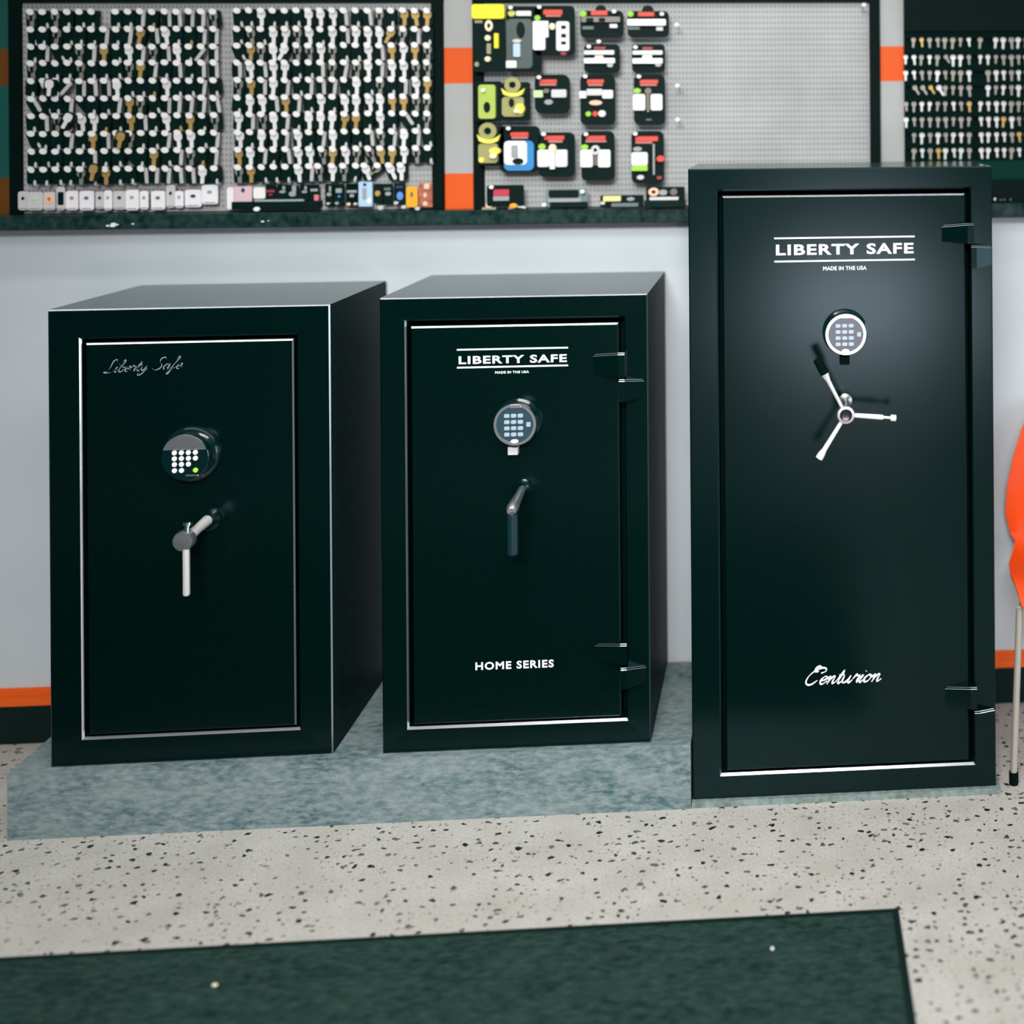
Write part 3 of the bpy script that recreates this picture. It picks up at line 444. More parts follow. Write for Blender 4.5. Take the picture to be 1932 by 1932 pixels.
def hinge(root, x0, x1, zt, zb, yb, side, name):
    """external hinge leaf, thick at the pin side"""
    b = MB(); p = .024; t = .003
    if side == 'door': prof = [(x0, .003, zt-.006, zb+.005), (x1-.015, p, zt, zb), (x1, p, zt, zb)]
    else: prof = [(x0, p, zt, zb), (x0+.013, p, zt, zb), (x1-.002, .004, zt-.004, zb+.005)]
    vs = []
    for x, dp, a, c in prof: vs += [(x, yb-dp, a), (x, yb-dp, c), (x, yb, a), (x, yb, c)]
    fs = []
    for i in range(len(prof)-1):
        k = i*4; fs += [(k, k+4, k+5, k+1), (k, k+2, k+6, k+4), (k+1, k+5, k+7, k+3), (k+2, k+3, k+7, k+6)]
    e = (len(prof)-1)*4; fs += [(0, 1, 3, 2), (e, e+2, e+3, e+1)]
    b.add(vs, fs, 'safe')
    tp = MB()
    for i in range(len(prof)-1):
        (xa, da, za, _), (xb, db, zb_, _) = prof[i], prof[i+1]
        b.add([(xa, yb-da-.0006, za-.004), (xb, yb-db-.0006, zb_-.004), (xb, yb-db+.002, zb_+.0006), (xa, yb-da+.002, za+.0006)], [(0, 1, 2, 3)], 'trim')  # bright sliver put in for the highlight along the hinge's top edge
    return part(b, name, root)
def logo(root, x0, x1, zt0, zt1, zl0, zl1, y, usa):
    part(MB().box(x0, x1, y-.0006, y, zl1-.002, zl1+.002, 'ink').box(x0, x1, y-.0006, y, zl0-.002, zl0+.002, 'ink'), 'logo_bar', root)
    part(text_mesh('LIBERTY SAFE', x0+.004, x1-.003, zt0, zt1, y, M('ink'), .03, 1.12), 'logo_lettering', root)
    part(text_mesh('MADE IN THE USA', usa[0], usa[1], usa[2], usa[3], y, M('ink'), .03, 1.1), 'small_lettering', root)

# left safe
s1, d1 = safe('black safe standing furthest left, with chrome T lever and script lettering', -1.6885, -1.0595, .1525, 1.205, -.454, .43, (-1.606, -1.143, .2215, 1.127), (-1.6165, -1.1365, .2165, 1.1345), .012, ('dim_glint', 'dim_glint', 'trim', 'trim', 'trim', 'trim'))
yf = -.453
k = part(MB().lathe((-1.3715, yf, .865), [(.066, .0), (.066, -.006), (.060, -.014), (.053, -.018), (.053, -.035), (.051, -.037)], 'dialdark'), 'keypad', d1, True)
b = MB(); a0 = math.radians(18); pts = [(-1.3712+.050*math.cos(t), .8685+.050*math.sin(t)) for t in [a0+(PI-2*a0)*i/20 for i in range(21)]]
b.prism(pts, yf-.0395, yf-.036, 'satin', .0008); part(b, 'keypad_hood', k)
xs = [-1.3938+.0154*i for i in range(4)]; zs = [.8772, .8638, .8505, .8365]
for j, z in enumerate(zs):
    for i, x in enumerate(xs):
        if (j, i) in ((2, 3), (3, 2)): continue
        part(MB().oval(x-.0056, z-.0056, x+.0056, z+.0056, yf-.040, yf-.036, 'lime_btn' if (j, i) == (3, 3) else 'ink', .001, 14), 'keypad_button', k, True, 'lit green keypad button' if (j, i) == (3, 3) else None)
part(MB().rrect(-1.3700, .8225, -1.341, .8262, .002, yf-.039, yf-.034, 'chrome', .0008), 'chrome_clip', k)
b = MB(); h0 = Vector((-1.335, yf, .712)); h1 = Vector((-1.3455, -.556, .696))
b.lathe((h0.x, yf, h0.z), [(.027, 0), (.027, -.004), (.020, -.010)], 'safe')
b.tube([h0+Vector((0, -.004, 0)), h0.lerp(h1, .5), h1], [.0125, .0105, .0145], 'nickel', 18)
b.lathe((h1.x, h1.y, h1.z), [(.014, .02), (.022, .014), (.023, 0), (.021, -.006), (.004, -.007)], 'satin', n=28)
hd = part(b, 'handle', d1, True)
x, y, z = h1; x = -1.340
part(MB().tube([(x, y, z-.018), (x, y, z-.119)], .0074, 'nickel', 18).tube([(x, y, z-.119), (x, y, z-.122)], [.0074, .0062], 'nickel', 18), 'lever_bar', hd, True)
part(MB().tube([(x+.001, y, z+.016), (x+.001, y+.004, z+.034)], [.006, .005], 'chrome', 14).tube([(x+.001, y+.004, z+.034), (x+.001, y+.005, z+.040)], [.0095, .0095], 'chrome', 14), 'lever_stub', hd, True)
part(script_mesh('Liberty Safe', -1.5665, -1.385, 1.057, .0124, yf+.001, .0010, 'dimink', .3, .035), 'script_lettering', d1)

# middle safe
s2, d2 = safe('mid-size black safe marked HOME SERIES, standing between the other two safes', -.9430, -.3215, .1525, 1.219, -.456, .436, (-.873, -.391, .2155, 1.1515), (-.883, -.3780, .2105, 1.1625), 0, ('dim_glint', 'edge', 'dim_glint', 'trim', 'trim', 'edge'))
yf = -.455
logo(d2, -.7665, -.5087, 1.0605, 1.0795, 1.0527, 1.0947, yf, (-.6788, -.6000, 1.0365, 1.0425))
part(text_mesh('HOME SERIES', -.729, -.5472, .3395, .358, yf, M('ink'), .03, 1.15), 'series_lettering', d2)
def dial(root, x, z, yf, face, ringm, ring_in, name='keypad'):
    k = part(MB().lathe((x, yf, z), [(.054, 0), (.054, -.008), (.047, -.012), (.047, -.018), (.0505, -.020), (.0505, -.032), (.047, -.036), (.020, -.036)], 'dialdark'), name, root, True)
    part(MB().ringxz(x, z, .0485, ring_in, yf-.040, yf-.030, ringm, 40), 'keypad_ring', k, True)
    part(MB().oval(x-ring_in, z-ring_in, x+ring_in, z+ring_in, yf-.0375, yf-.034, face), 'keypad_face', k)
    for j in range(4):
        for i in range(3):
            bx = x-.003+(i-1)*.0155; bz = z+.0205-j*.0145
            part(MB().rrect(bx-.0064, bz-.0046, bx+.0064, bz+.0046, .003, yf-.0405, yf-.037, 'key_button', .001), 'keypad_button', k)
    part(MB().rrect(x+.026, z-.006, x+.036, z+.005, .002, yf-.0405, yf-.037, 'key_button', .001), 'keypad_button', k)
    part(MB().oval(x-.010, z-.043, x+.008, z-.034, yf-.0405, yf-.037, 'ink'), 'keypad_logo', k)
    part(MB().rrect(x-.013, z+.0385, x+.015, z+.047, .003, yf-.041, yf-.037, ringm, .001), 'ring_tab', k)
    return k
k = dial(d2, -.6255, .9245, yf, 'dialblue', 'satin', .0425)
part(MB().rrect(-.6475, .8475, -.6245, .8662, .001, yf-.016, yf, 'dimwhite', .001), 'battery_tab', k)
b = MB(); h0 = Vector((-.6165, yf, .7655)); h1 = Vector((-.6195, -.556, .7475))
b.lathe((h0.x, yf, h0.z), [(.022, 0), (.022, -.004), (.012, -.008)], 'safe')
b.tube([h0, h0.lerp(h1, .4), h0.lerp(h1, .8), h1, h1+Vector((0, -.008, -.004))], [.009, .010, .0125, .014, .010], 'satin', 20)
hd = part(b, 'handle', d2, True)
part(MB().tube([(-.619, -.554, .735), (-.619, -.554, .645), (-.619, -.554, .642)], [.0125, .0125, .009], 'grip', 20), 'grip', hd, True, 'dark grip of the handle')
hinge(s2, -.4505, -.3745, 1.0825, 1.0245, -.452, 'door', 'hinge'); hinge(s2, -.3880, -.3290, 1.0195, .9675, -.452, 'frame', 'hinge')
hinge(s2, -.4505, -.3745, .3960, .3480, -.452, 'door', 'hinge'); hinge(s2, -.3880, -.3290, .3390, .2900, -.452, 'frame', 'hinge')

# tall safe
part_pad = MB().box(-.2245, .515, -.473, -.03, 0, .0145, 'pad', 0)
solo(part_pad, 'base_pad', 'thin scuffed grey pad under the tall safe', 'pad', (.15, -.25, 0))
s3, d3 = safe('tall black safe on the right with three-spoke chrome wheel and script word Centurion', -.2235, .5055, .0145, 1.5145, -.463, .369, (-.1435, .4395, .0785, 1.4495), (-.1545, .4515, .0725, 1.4600), 0, ('edge', 'safe', 'edge', 'trim', 'trim', 'edge'))
yf = -.462
logo(d3, -.0205, .3170, 1.3060, 1.3320, 1.2915, 1.3470, yf, (.0959, .2002, 1.2685, 1.2780))
part(script_mesh('Centurion', .040, .238, .2770, 0.0178, yf, .0019, 'ink', .35, .012), 'script_lettering', d3)
k = dial(d3, .1475, 1.1205, yf, 'dialblue', 'ink', .0415)
part(MB().rrect(.1340, 1.0440, .1570, 1.0700, .001, yf-.014, yf, 'gap', .001), 'battery_tab', k)
b = MB(); b.lathe((.147, yf, .957), [(.016, 0), (.016, -.005), (.009, -.008), (.0085, -.09), (.0085, -.1)], 'satin', n=28)
hub = Vector((.1427, -.568, .9466)); b.lathe((hub.x, hub.y, hub.z), [(.014, .02), (.0205, .012), (.0215, -.002), (.0200, -.005), (.0140, -.0055)], 'satin', n=36)
b.lathe((hub.x, hub.y-.0056, hub.z), [(.0142, 0), (.0135, -.0008), (.010, -.0004)], 'dialdark', n=28)
wh = part(b, 'handwheel', d3, True)
for tx, tz, kind in ((.0855, 1.0600, 'g'), (.2590, .9355, 'k'), (.0800, .8470, 'b')):
    e = Vector((tx, hub.y+.002, tz)); dv = (e-hub); n_ = dv.normalized(); L_ = dv.length; P_ = lambda t: hub+n_*(L_*t)
    b = MB()
    if kind == 'g': b.tube([P_(.14), P_(.5), P_(.70), P_(.80), P_(.84)], [.0042, .0048, .0055, .0085, .0095], 'nickel', 14)
    elif kind == 'k': b.tube([P_(.16), P_(.68), P_(.74), P_(.76), P_(.88), P_(.9), P_(1.0)], [.0054, .0062, .0058, .0034, .0034, .0078, .0076], 'steelw', 14)
    else: b.tube([P_(.16), P_(.5), P_(.80), P_(.90), P_(1.0)], [.0048, .0054, .0060, .0085, .0090], 'steelw', 14)
    sp = part(b, 'spoke', wh, True)
    if kind == 'g': part(MB().tube([P_(.845), P_(1.13), P_(1.15)], [.0105, .0105, .008], 'gap', 14), 'spoke_grip', wh, True, 'black grip on the upper spoke')
hinge(s3, .3830, .4575, 1.3780, 1.3290, -.4595, 'door', 'hinge'); hinge(s3, .4510, .5050, 1.3245, 1.2700, -.4595, 'frame', 'hinge')
hinge(s3, .3830, .4575, .2640, .2120, -.4595, 'door', 'hinge'); hinge(s3, .4510, .5050, .2060, .1900, -.4595, 'frame', 'hinge')

# ------------------------------------------------------------ framed boards
def board(label, name, x0, x1, zb, bars, panels):
    r = thing(name, label, 'pegboard', ((x0+x1)/2, 0, zb))
    for a, c in panels: part(MB().box(a, c, -.010, -.002, zb+.002, 1.953, PEG), 'peg_panel', r)
    b = MB()
    for a, c in bars: b.box(a, c, -.024, 0, zb, 2.02, 'frame', .002)
    b.box(x0, x1, -.023, 0, 1.953, 2.02, 'frame'); part(b, 'frame', r); return r
board('wide black-framed pegboard filled with keys, left of the product board', 'framed_pegboard', -2.0266, -.9100, 1.3957, ((-2.0266, -1.9968), (-.9400, -.9100)), ((-1.9968, -1.4700), (-1.4695, -.9400)))
board('half-empty black-framed grey pegboard above the middle safe, holding packaged goods', 'framed_pegboard', -.8314, .2721, 1.3957, ((-.8314, -.8030), (.2425, .2721)), ((-.8030, .2425),))
r = thing('key_display_board', 'dark board of small keys at the right edge behind the tall safe', 'key board', (.8, 0, 1.3957))
part(MB().box(.3387, 1.3, -.014, 0, 1.46, 2.02, 'header_dark'), 'backing', r)
part(MB().box(.3387, 1.3, -.022, -.014, 1.873, 2.02, 'frame'), 'header', r)
part(MB().box(.3387, 1.3, -.016, -.0135, 1.4595, 1.512, 'greenpanel'), 'green_strip', r)
part(MB().box(.3387, 1.3, -.026, 0, 1.3957, 1.4585, 'frame'), 'bottom_rail', r)
b = MB()
for i, x in enumerate((.588, .604, .614, .632)): b.oval(x-.003, 1.402, x+.003, 1.410 if i == 0 else 1.406, -.0275, -.026, 'white' if i == 0 else 'dimgrey', 0, 10)
part(b, 'rail_stud', r)

# ------------------------------------------------------------ keys and hooks
ORD = 'first second third fourth fifth sixth seventh eighth ninth tenth eleventh twelfth thirteenth fourteenth fifteenth sixteenth seventeenth'.split()
def mesh_of(mb, name):
    o = mb.build(name); me = o.data; bpy.data.objects.remove(o); return me
def hook_mesh():
    b = MB(); b.box(-.004, .004, -.013, -.010, -.008, .008, 'dull_nickel')
    b.tube([(0, -.012, 0), (0, -.050, -.002)], .0016, 'dull_nickel', 6)
    vs = [(.0092*math.cos(t)+.0012*math.sin(t), -.052-.001*math.sin(t), .0078*math.sin(t)+.002*math.cos(t)*-1) for t in [2*PI*i/14 for i in range(14)]]
    n = 14; b.add(vs+[(x, y+.0022, z) for x, y, z in vs], [tuple(range(n)), tuple(range(2*n-1, n-1, -1))]+[(i, (i+1) % n, n+(i+1) % n, n+i) for i in range(n)], 'cap'); return mesh_of(b, 'peg_hook')
def keym(kind):
    b = MB()
    if kind in ('car', 'carb'):
        b.rrect(-.0148, -.034, .0148, .009, .006, -.010, .006, 'blk', .001); b.oval(.0025, -.039, .0095, -.023, -.0115, -.009, 'nickel' if kind == 'car' else 'brass', .0006, 12)
        b.rrect(.003, -.041, .009, -.033, .002, -.0015, .0012, 'nickel' if kind == 'car' else 'brass')
    elif kind == 'car7':
        b.rrect(-.0148, -.035, .006, .007, .006, -.008, .006, 'blk', .001); b.rrect(.0025, -.036, .0115, .006, .004, -.011, -.007, 'keyg', .001)
    else:
        m = {'nickel': 'keyw', 'brass': 'brass', 'dull': 'dull_nickel'}[kind]
        b.rrect(-.0100, -.017, .0105, .006, .008, -.0094, -.007, m); b.rrect(-.0035, -.037, .0060, -.015, .004, -.0093, -.007, m)
        b.rrect(-.0148, -.036, .0148, .008, .006, -.006, .006, 'blk')
        if kind == 'dull': b.rrect(-.004, -.020, .003, -.003, .003, -.0100, -.0093, 'blk')
    return mesh_of(b, 'key')
def small_key(m):
    b = MB(); b.rrect(-.0062, -.0105, .0062, .001, .005, -.001, .001, m); b.rrect(-.0026, -.026, .0028, -.010, .002, -.0009, .0009, m); b.oval(-.0014, -.0035, .0014, -.0008, -.0014, -.0009, 'blk', 0, 8); return mesh_of(b, 'small_key')
HM = hook_mesh(); KM = {k: keym(k) for k in ('car', 'carb', 'car7', 'nickel', 'brass', 'dull')}
NM = {'car': ('car_key', 'black-headed car key', 'car key'), 'carb': ('car_key', 'black-headed car key with brass blade', 'car key'), 'car7': ('car_key', 'black and silver car key', 'car key'),
      'nickel': ('house_key', 'bright nickel key', 'key'), 'brass': ('house_key', 'golden brass key', 'key'), 'dull': ('house_key', 'dull grey key', 'key')}
def inst(me, name, label, cat, loc, rot, group):
    o = bpy.data.objects.new(name, me); col.objects.link(o); o.location = loc; o.rotation_euler = rot; return tag(o, label, cat, group)
def fill(panel, X, Z, pick, skip, top):
    for j, z in enumerate(Z):
        for i, x in enumerate(X):
            if (j, i) in skip: continue
            pos = '%s row, %s column of the %s key panel' % (ORD[j], ORD[i], panel)
            x_, z_ = x+rnd.uniform(-.0007, .0007), z+rnd.uniform(-.0008, .0008)
            inst(HM, 'peg_hook', 'pale-tipped peg hook, '+pos, 'hook', (x_, 0, z_), (0, rnd.uniform(-.3, .3), 0), 'peg hooks on the %s key panel' % panel)
            k = pick(i, j)
            if k is None: continue
            nm, lb, ct = NM[k]
            a = rnd.uniform(-.12, .12) if rnd.random() < .88 else rnd.uniform(-.7, .7)
            inst(KM[k], nm, lb+', '+pos, ct, (x_+rnd.uniform(-.001, .001), -.034+rnd.uniform(-.006, .004), z_-.0045), (rnd.uniform(-.03, .06), a, 0), 'keys on the %s key panel' % panel)
def pickL(i, j):
    u = rnd.random(); t = i/15
    if (j, i) in ((4, 7), (2, 8)): return 'nickel'
    if u < .10*(1-t)+.04: return 'dull'
    if u < .20: return 'carb' if rnd.random() < .6 else 'brass'
    if u < .24+.46*t: return 'car7'
    if u < .28+.62*t: return 'nickel' if rnd.random() < .5 else 'dull'
    return 'car'
def pickR(i, j):
    u = rnd.random()
    br = .22 if (i > 11 and j < 6) or (i < 5 and j == 4) else .08
    if u < br: return 'brass'
    if u < br+.30: return 'nickel'
    if u < br+.50: return 'car7'
    if u < br+.66: return 'dull'
    return 'car'
fill('left', LEFTX, LEFTZ, pickL, {(0, 6)}, None)
fill('right', RIGHTX, RIGHTZ, pickR, {(9, c) for c in range(7, 17)}, None)
# second bright keys hanging beside some of the rows
for q, (x, z, k, a, lb) in enumerate(((-1.899, 1.742, 'nickel', .1, 'bright nickel key hanging between hooks at left panel, upper left'), (-1.851, 1.654, 'nickel', .5, 'bright tilted nickel key in the middle of the left panel'), (-1.721, 1.604, 'brass', .2, 'golden key hanging low between hooks on the left panel'), (-1.79, 1.52, 'brass', .2, 'golden key hanging under the ninth row of the left panel'))):
    inst(KM[k], 'house_key', lb, 'key', (x, -.058, z), (0, a, 0), 'loose keys over the left panel')
LOW = [(765, -.1, 'dull'), (868, .05, 'nickel'), (950, 0, 'dull'), (1045, .3, 'car'), (1108, -.3, 'nickel'), (1205, .9, 'dull'), (1290, -.4, 'nickel'), (1376, 0, 'nickel')]
for q, (px, a, k) in enumerate(LOW):
    x = RIGHTX[0]+(px-178)/86.5*(RIGHTX[1]-RIGHTX[0]); z = RIGHTZ[9]+.001
    inst(HM, 'peg_hook', 'pale-tipped peg hook, lowest row, %s of the spaced-out hooks at its right end' % ORD[q], 'hook', (x, 0, z), (0, 0, 0), 'peg hooks on the right key panel')
    inst(KM[k], NM[k][0], '%s, lowest row, %s of the spaced-out keys at its right end' % (NM[k][1], ORD[q]), NM[k][2], (x, -.034, z-.0045), (0, a, 0), 'keys on the right key panel')
SK = {k: small_key(k) for k in ('nickel', 'brass', 'dull_nickel')}
for j, z in enumerate(DARKZ):
    for i, x in enumerate(DARKX):
        if (i == 0 and j not in (1, 2, 4, 5)) or (j, i) in ((0, 10), (2, 9), (3, 9)): continue
        u = rnd.random(); k = 'nickel' if u < .42 else ('brass' if u < .50 else 'dull_nickel')
        a = .55 if (j == 3 and i in (1, 2, 3, 4)) or (j, i) == (1, 5) else rnd.uniform(-.12, .12)
        o = inst(SK[k], 'small_key', '%s key, %s row down, %s from left on the dark board' % ({'nickel': 'bright', 'brass': 'brassy', 'dull_nickel': 'dull grey'}[k], ORD[j], ORD[i]), 'key', (x, -.024, z), (0, -a, 0), 'small keys on the dark board')
        s_ = rnd.uniform(.9, 1.2); o.scale = (s_, 1, s_)
b = MB()
for z in DARKZ: b.box(.342, .70, -.0245, -.013, z-.0012, z+.0002, 'gap')
part(b, 'key_rail', r)

# ------------------------------------------------------------ packs on the product board
def shape(kind, x0, z0, x1, z1, y, t, m):
    b = MB()
    if kind == 'r': b.rrect(x0, z0, x1, z1, min(x1-x0, z1-z0)*.18, y-t, y, m, min(.001, t*.3))
    elif kind == 'o': b.oval(x0, z0, x1, z1, y-t, y, m, min(.0015, t*.3), 18)
    elif kind == 'ring': b.ringxz((x0+x1)/2, (z0+z1)/2, (x1-x0)/2, (x1-x0)*.21, y-t, y, m, 26, (z1-z0)/(x1-x0))
    elif kind == 'arc':
        n = 12; cx = (x0+x1)/2; w_ = (x1-x0)/2; up = []; dn = []
        for i in range(n+1):
            u = -1+2*i/n; up.append((cx+w_*u, z1-(z1-z0)*.55*(1-u*u))); dn.append((cx+w_*u*.82, z0+(z1-z0)*.30*u*u))
        b.prism(dn+up[::-1], y-t, y, m)
    return b
for lab, cc, (x0, z0, x1, z1), rad, els in PACKS:
    y = -.058
    root = thing('blister_pack', lab, 'package', ((x0+x1)/2, y, z0), 0, 'packaged goods on the product board')
    part(MB().rrect(x0, z0, x1, z1, rad, y-.003, y, cc, .0006), 'card', root)
    for nm, kd, mc, a, b0, c, d, t in els: part(shape(kd, a, b0, c, d, y-.003, t, mc), nm, root)
def tip_hook(x, z, lab):
    b = MB(); b.tube([(x, -.010, z-.003), (x, -.078, z-.003), (x, -.082, z)], .0015, 'dull_nickel', 6); b.oval(x-.0062, z-.0052, x+.0062, z+.0052, -.085, -.0825, 'white', .0005, 16)
    return solo(b, 'peg_hook', lab, 'hook', (x, -.01, z))
DL = ['on the large red-badged pack, top row', 'on the smoky clear pack', 'at right of the brown tool pack', 'at right of the silver bar pack, top row', 'on the stacked silver bars pack', 'on the two silver bars pack in the right column', 'just above the stacked silver bars pack', 'on the pale green pack', 'on the short round-bottomed pack', 'on the pack with green, red and white spots', 'on the tall pack, middle row right end', 'on the blue panel pack', 'on the white key pack, third row', 'on the ring-topped key pack', 'on the thin chain pack', 'on the crimson badge pack', 'on the flat grey box pack', 'low beside the flat grey box pack', 'alone on bare pegboard, uppermost of three', 'alone on bare pegboard, middle of three', 'alone on bare pegboard, lowest of three', 'in the top right corner of the empty pegboard']
for (x, z), lb in zip(DOTS, DL):
    if z < 1.412: z = 1.409
    tip_hook(x, z, 'white-tipped hook '+lb)
# small fobs on the ledge under the product board
b = MB(); b.rrect(-.7895, 1.402, -.7745, 1.413, .002, -.060, -.050, 'cream', .001).rrect(-.800, 1.3957, -.763, 1.402, .002, -.063, -.045, 'dimcream', .001)
solo(b, 'key_fob', 'small cream tag lying on the ledge under the crimson badge pack', 'key fob', (-.782, -.08, 1.3957))
b = MB(); b.oval(-.729, 1.3985, -.7055, 1.4135, -.062, -.045, 'amber', .002).tube([(-.716, -.058, 1.401), (-.722, -.062, 1.399), (-.73, -.062, 1.3988)], .003, 'pink', 8).tube([(-.706, -.056, 1.403), (-.694, -.058, 1.4015), (-.686, -.058, 1.3992)], .0035, 'dimwhite', 8)
solo(b, 'key_fob', 'yellow-capped key fob with pink and white straps, on the ledge', 'key fob', (-.716, -.08, 1.3957))

# ------------------------------------------------------------ lower rows of the key board
CN = ['leftmost, grey', 'pale green, beside the leftmost', 'orange-printed', 'black-windowed', 'white with a black spot', 'white with a grey diamond', 'narrow grey, after the diamond', 'white, before the arched print', 'grey with an arched print', 'white with a pink circle', 'narrow white, after the pink circle', 'white with a blue print', 'tall grey, after the blue print', 'narrow white, before the green oval', 'white with a pale green oval', 'tall white rightmost']
for i, ((x0, z0, x1, z1, k), nm) in enumerate(zip(CARDS, CN)):
    dz = 1.3960-z0 if z0 < 1.3960 else 0
    y = -.030-(i % 2)*.004
    root = thing('key_card', nm+' key packet in the bottom row of the left panel', 'packet', ((x0+x1)/2, y, z0), 0, 'key packets along the bottom of the left panel')
    base = {'cardw': 'cardw', 'cardg': 'cardg', 'cardgr': 'cardg', 'cardo': 'cardg', 'cardd': 'cardg'}[k]
    part(MB().rrect(x0, z0, x1, z1, .007, y-.004, y, base, .0006), 'card', root)
    cx = (x0+x1)/2; cz = z0+(z1-z0)*.62; w_ = (x1-x0)
    mk = {'cardo': 'peach', 'cardd': 'blk', 'cardgr': 'pgreen'}.get(k, ['blk', 'dimgrey2', 'navy', 'dimgrey2', 'pink', 'dimgrey'][i % 6])
    if k == 'cardd': part(shape('r', x0+w_*.2, z0+.014, x1-w_*.1, z1-.014, y-.004, .0015, mk), 'window', root)
    elif k == 'cardo': part(shape('o', cx-w_*.36, cz-.012, cx+w_*.4, cz+.012, y-.004, .0015, mk), 'print', root); part(shape('o', cx-w_*.12, cz-.005, cx+w_*.16, cz+.005, y-.0055, .001, 'orange'), 'print_spot', root)
    else: part(shape('o', cx-w_*.16, cz-.004, cx+w_*.16, cz+.005, y-.004, .0015, mk), 'print', root)
    part(shape('r', x0+w_*.15, z0+.003, x1-w_*.15, z0+.006, y-.004, .0008, 'dimgrey2'), 'print_line', root)
    if 4 < i < 15: part(shape('r', x0+w_*.1, z1-.003, x1-w_*.1, z1+.0015, y-.002, .001, 'dred'), 'top_edge', root)
CB = {'white': ('white', []), 'cardp': ('cardp', [('o', .42, .62, .62, .9, 'navy')]), 'darkred': ('blk', [('r', .1, .5, .9, .66, 'dred'), ('o', .3, .3, .7, .42, 'dred')]), 'blk2': ('blk', [('o', .2, .45, .8, .62, 'dimgrey2'), ('r', .5, .65, .75, .9, 'dimgrey2')]), 'dimgrey2': ('blk', [('o', .1, .25, .8, .6, 'dimgrey2'), ('r', .4, .55, .8, .98, 'dimgrey2')]),
      'pinkd': ('blk', [('r', .5, .05, 1.0, .4, 'pink_core'), ('r', .1, .6, .9, .75, 'dimgrey2')]), 'blk3': ('blk', [('r', .2, .6, .8, .8, 'dimgrey2'), ('o', .4, .4, .65, .5, 'spotblue'), ('o', .1, .08, .5, .22, 'dimgrey2')]), 'blk4': ('header_dark', [('r', .1, .6, .9, .72, 'dimgrey2'), ('o', .05, .03, .4, .18, 'peach'), ('o', .6, .03, .95, .18, 'pink'), ('o', .3, .4, .7, .55, 'dimgrey2')]),
      'pblue': ('pblue', [('o', .35, .82, .6, .95, 'navy'), ('o', .6, .1, .95, .35, 'white'), ('r', .3, .3, .6, .75, 'dimgrey2')]), 'blkgold': ('blk', [('o', .15, .35, .75, .65, 'gold')]), 'blksil': ('blk', [('o', .2, .42, .85, .62, 'dimgrey2'), ('r', .1, .68, .8, .82, 'dimgrey')]), 'blkblue': ('blk', [('o', .25, .2, .85, .6, 'spotblue'), ('r', .2, .75, .8, .88, 'navy')]),
      'amber': ('amber', [('o', .38, .5, .62, .75, 'brown')]), 'copper': ('copper', [('o', .35, .4, .6, .6, 'peach'), ('o', .3, .05, .65, .25, 'peach'), ('r', .4, .75, .8, .98, 'peach')])}
for i, (lab, x0, z0, x1, z1, k) in enumerate(MISC):
    y = -.030-(i % 2)*.004; base, els = CB[k]; z0 = max(z0, 1.3965)
    root = thing('hanging_packet', lab, 'packet', ((x0+x1)/2, y, z0), 0, 'assorted packets along the bottom of the right panel')
    part(MB().rrect(x0, z0, x1, z1, .006 if k in ('white', 'amber') else .002, y-.005, y, base, .0008), 'card', root)
    for kd, a, c, d, e, m in els: part(shape(kd, x0+(x1-x0)*a, z0+(z1-z0)*c, x0+(x1-x0)*d, z0+(z1-z0)*e, y-.005, .002, m), 'print', root)
x0, z0, x1, z1 = TRAY
root = thing('key_tray', 'long black tray along the bottom of the right panel', 'tray', ((x0+x1)/2, -.02, z0))
part(MB().box(x0, x1, -.050, -.011, z0, z1, 'blk', .001), 'tray_body', root)
part(MB().box(x0+.06, x1-.035, -.052, -.046, z1, z1+.0055, 'dimgrey2', 0), 'label_strip', root)
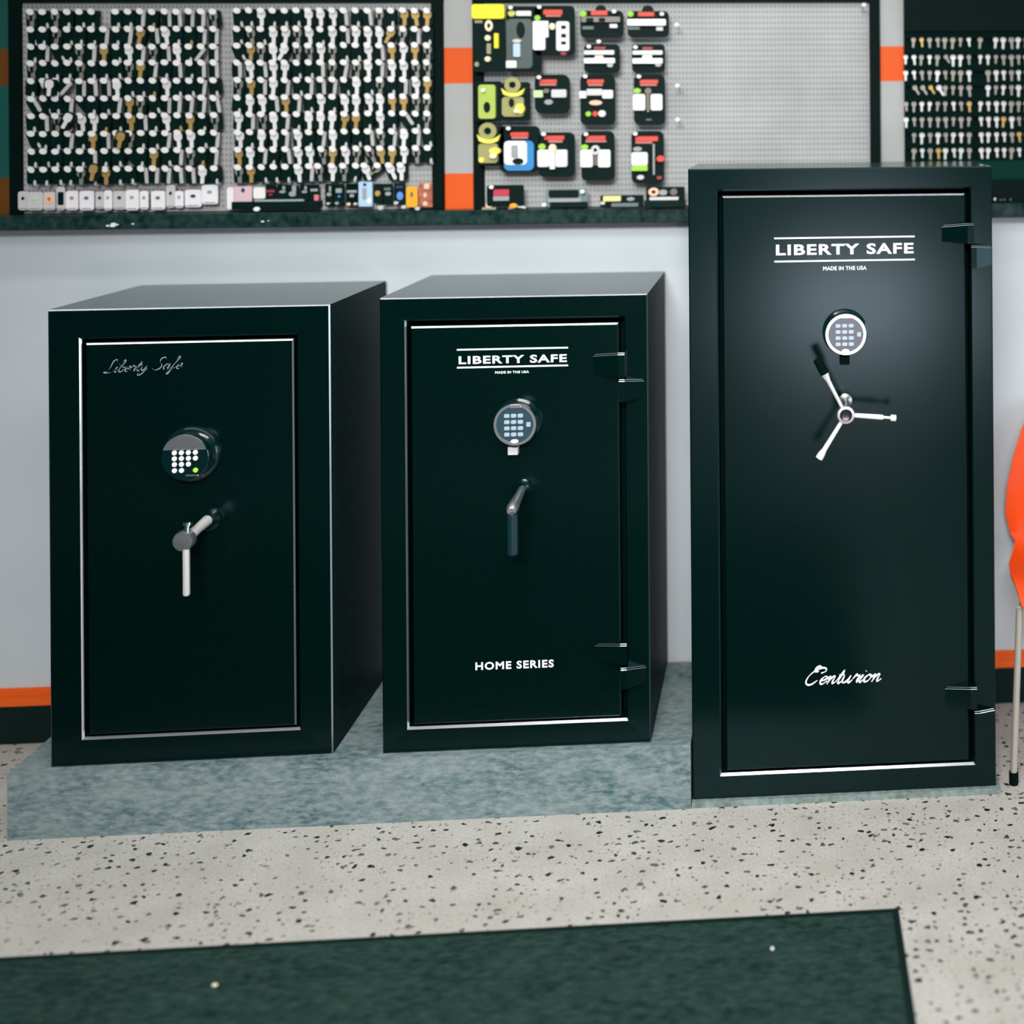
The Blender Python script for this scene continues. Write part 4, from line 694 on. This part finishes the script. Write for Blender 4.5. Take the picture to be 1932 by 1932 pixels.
for i, (x, z, r_) in enumerate(BLOBS):
    z = max(z, 1.3957+r_*.62); b = MB(); b.oval(x-r_*.75, z-r_*.55, x+r_*.75, z+r_*.55, -.066, -.060, 'nickel' if i != 4 else 'white', .001, 14)
    b.tube([(x, -.011, z), (x, -.060, z)], .0014, 'dull_nickel', 6)
    solo(b, 'peg_hook', 'pale round-tipped hook low on the right panel, ' + ['under the navy card gap', 'by the silver badge card', 'left of the amber tag', 'under the amber tag', 'under the pink packet', 'below the black cards', 'below the pale blue packet'][i], 'hook', (x, -.01, z))

# ------------------------------------------------------------ orange chair
ch = thing('shell_chair', 'orange moulded chair with grey metal legs, cut off at the right edge', 'chair', (.80, -.25, 0))
prof = [(-.432, .392, .150), (-.428, .415, .205), (-.418, .437, .222), (-.38, .448, .228), (-.30, .447, .226), (-.20, .440, .212), (-.12, .438, .188), (-.075, .455, .172), (-.060, .490, .182), (-.054, .550, .198), (-.048, .62, .192), (-.040, .70, .172), (-.032, .77, .148), (-.028, .82, .120), (-.027, .845, .080)]
n = 13; vs = []; cx = .80
for t in (0, 1):
    for (y, z, hw) in prof:
        for i in range(n):
            u = -1+2*i/(n-1); yy = y-(.022*u*u if z > .5 else 0); zz = z+(.018*u*u if z < .47 and y > -.41 else 0)
            vs.append((cx+hw*u, yy+(.005*t if z > .47 else 0), zz-(.005*t if z <= .47 else 0)))
m_ = len(prof); fs = []
for j in range(m_-1):
    for i in range(n-1):
        a = j*n+i; fs.append((a, a+1, a+n+1, a+n)); a += m_*n; fs.append((a, a+n, a+n+1, a+1))
off = m_*n; loop = [i for i in range(n)]+[j*n+n-1 for j in range(1, m_)]+[(m_-1)*n+i for i in range(n-2, -1, -1)]+[j*n for j in range(m_-2, 0, -1)]
for a, c in zip(loop, loop[1:]+loop[:1]): fs.append((a, off+a, off+c, c))
b = MB(); b.add(vs, fs, 'shell'); part(b, 'seat_shell', ch, True)
for top, bot in (((.5765, -.405, .418), (.5545, -.430, .022)), ((1.0235, -.405, .418), (1.045, -.430, .022)), ((.715, -.12, .42), (.705, -.07, .022)), ((.885, -.12, .42), (.895, -.07, .022))):
    lg = part(MB().tube([top, bot], .0085, 'leg_metal', 14), 'leg', ch, True)
    part(MB().tube([(bot[0], bot[1], .030), (bot[0], bot[1], 0)], .0115, 'gap', 14), 'rubber_foot', lg, True)
part(MB().tube([(.5765, -.40, .416), (.715, -.12, .418), (.885, -.12, .418), (1.0235, -.40, .416)], .008, 'leg_metal', 12), 'seat_frame', ch, True)
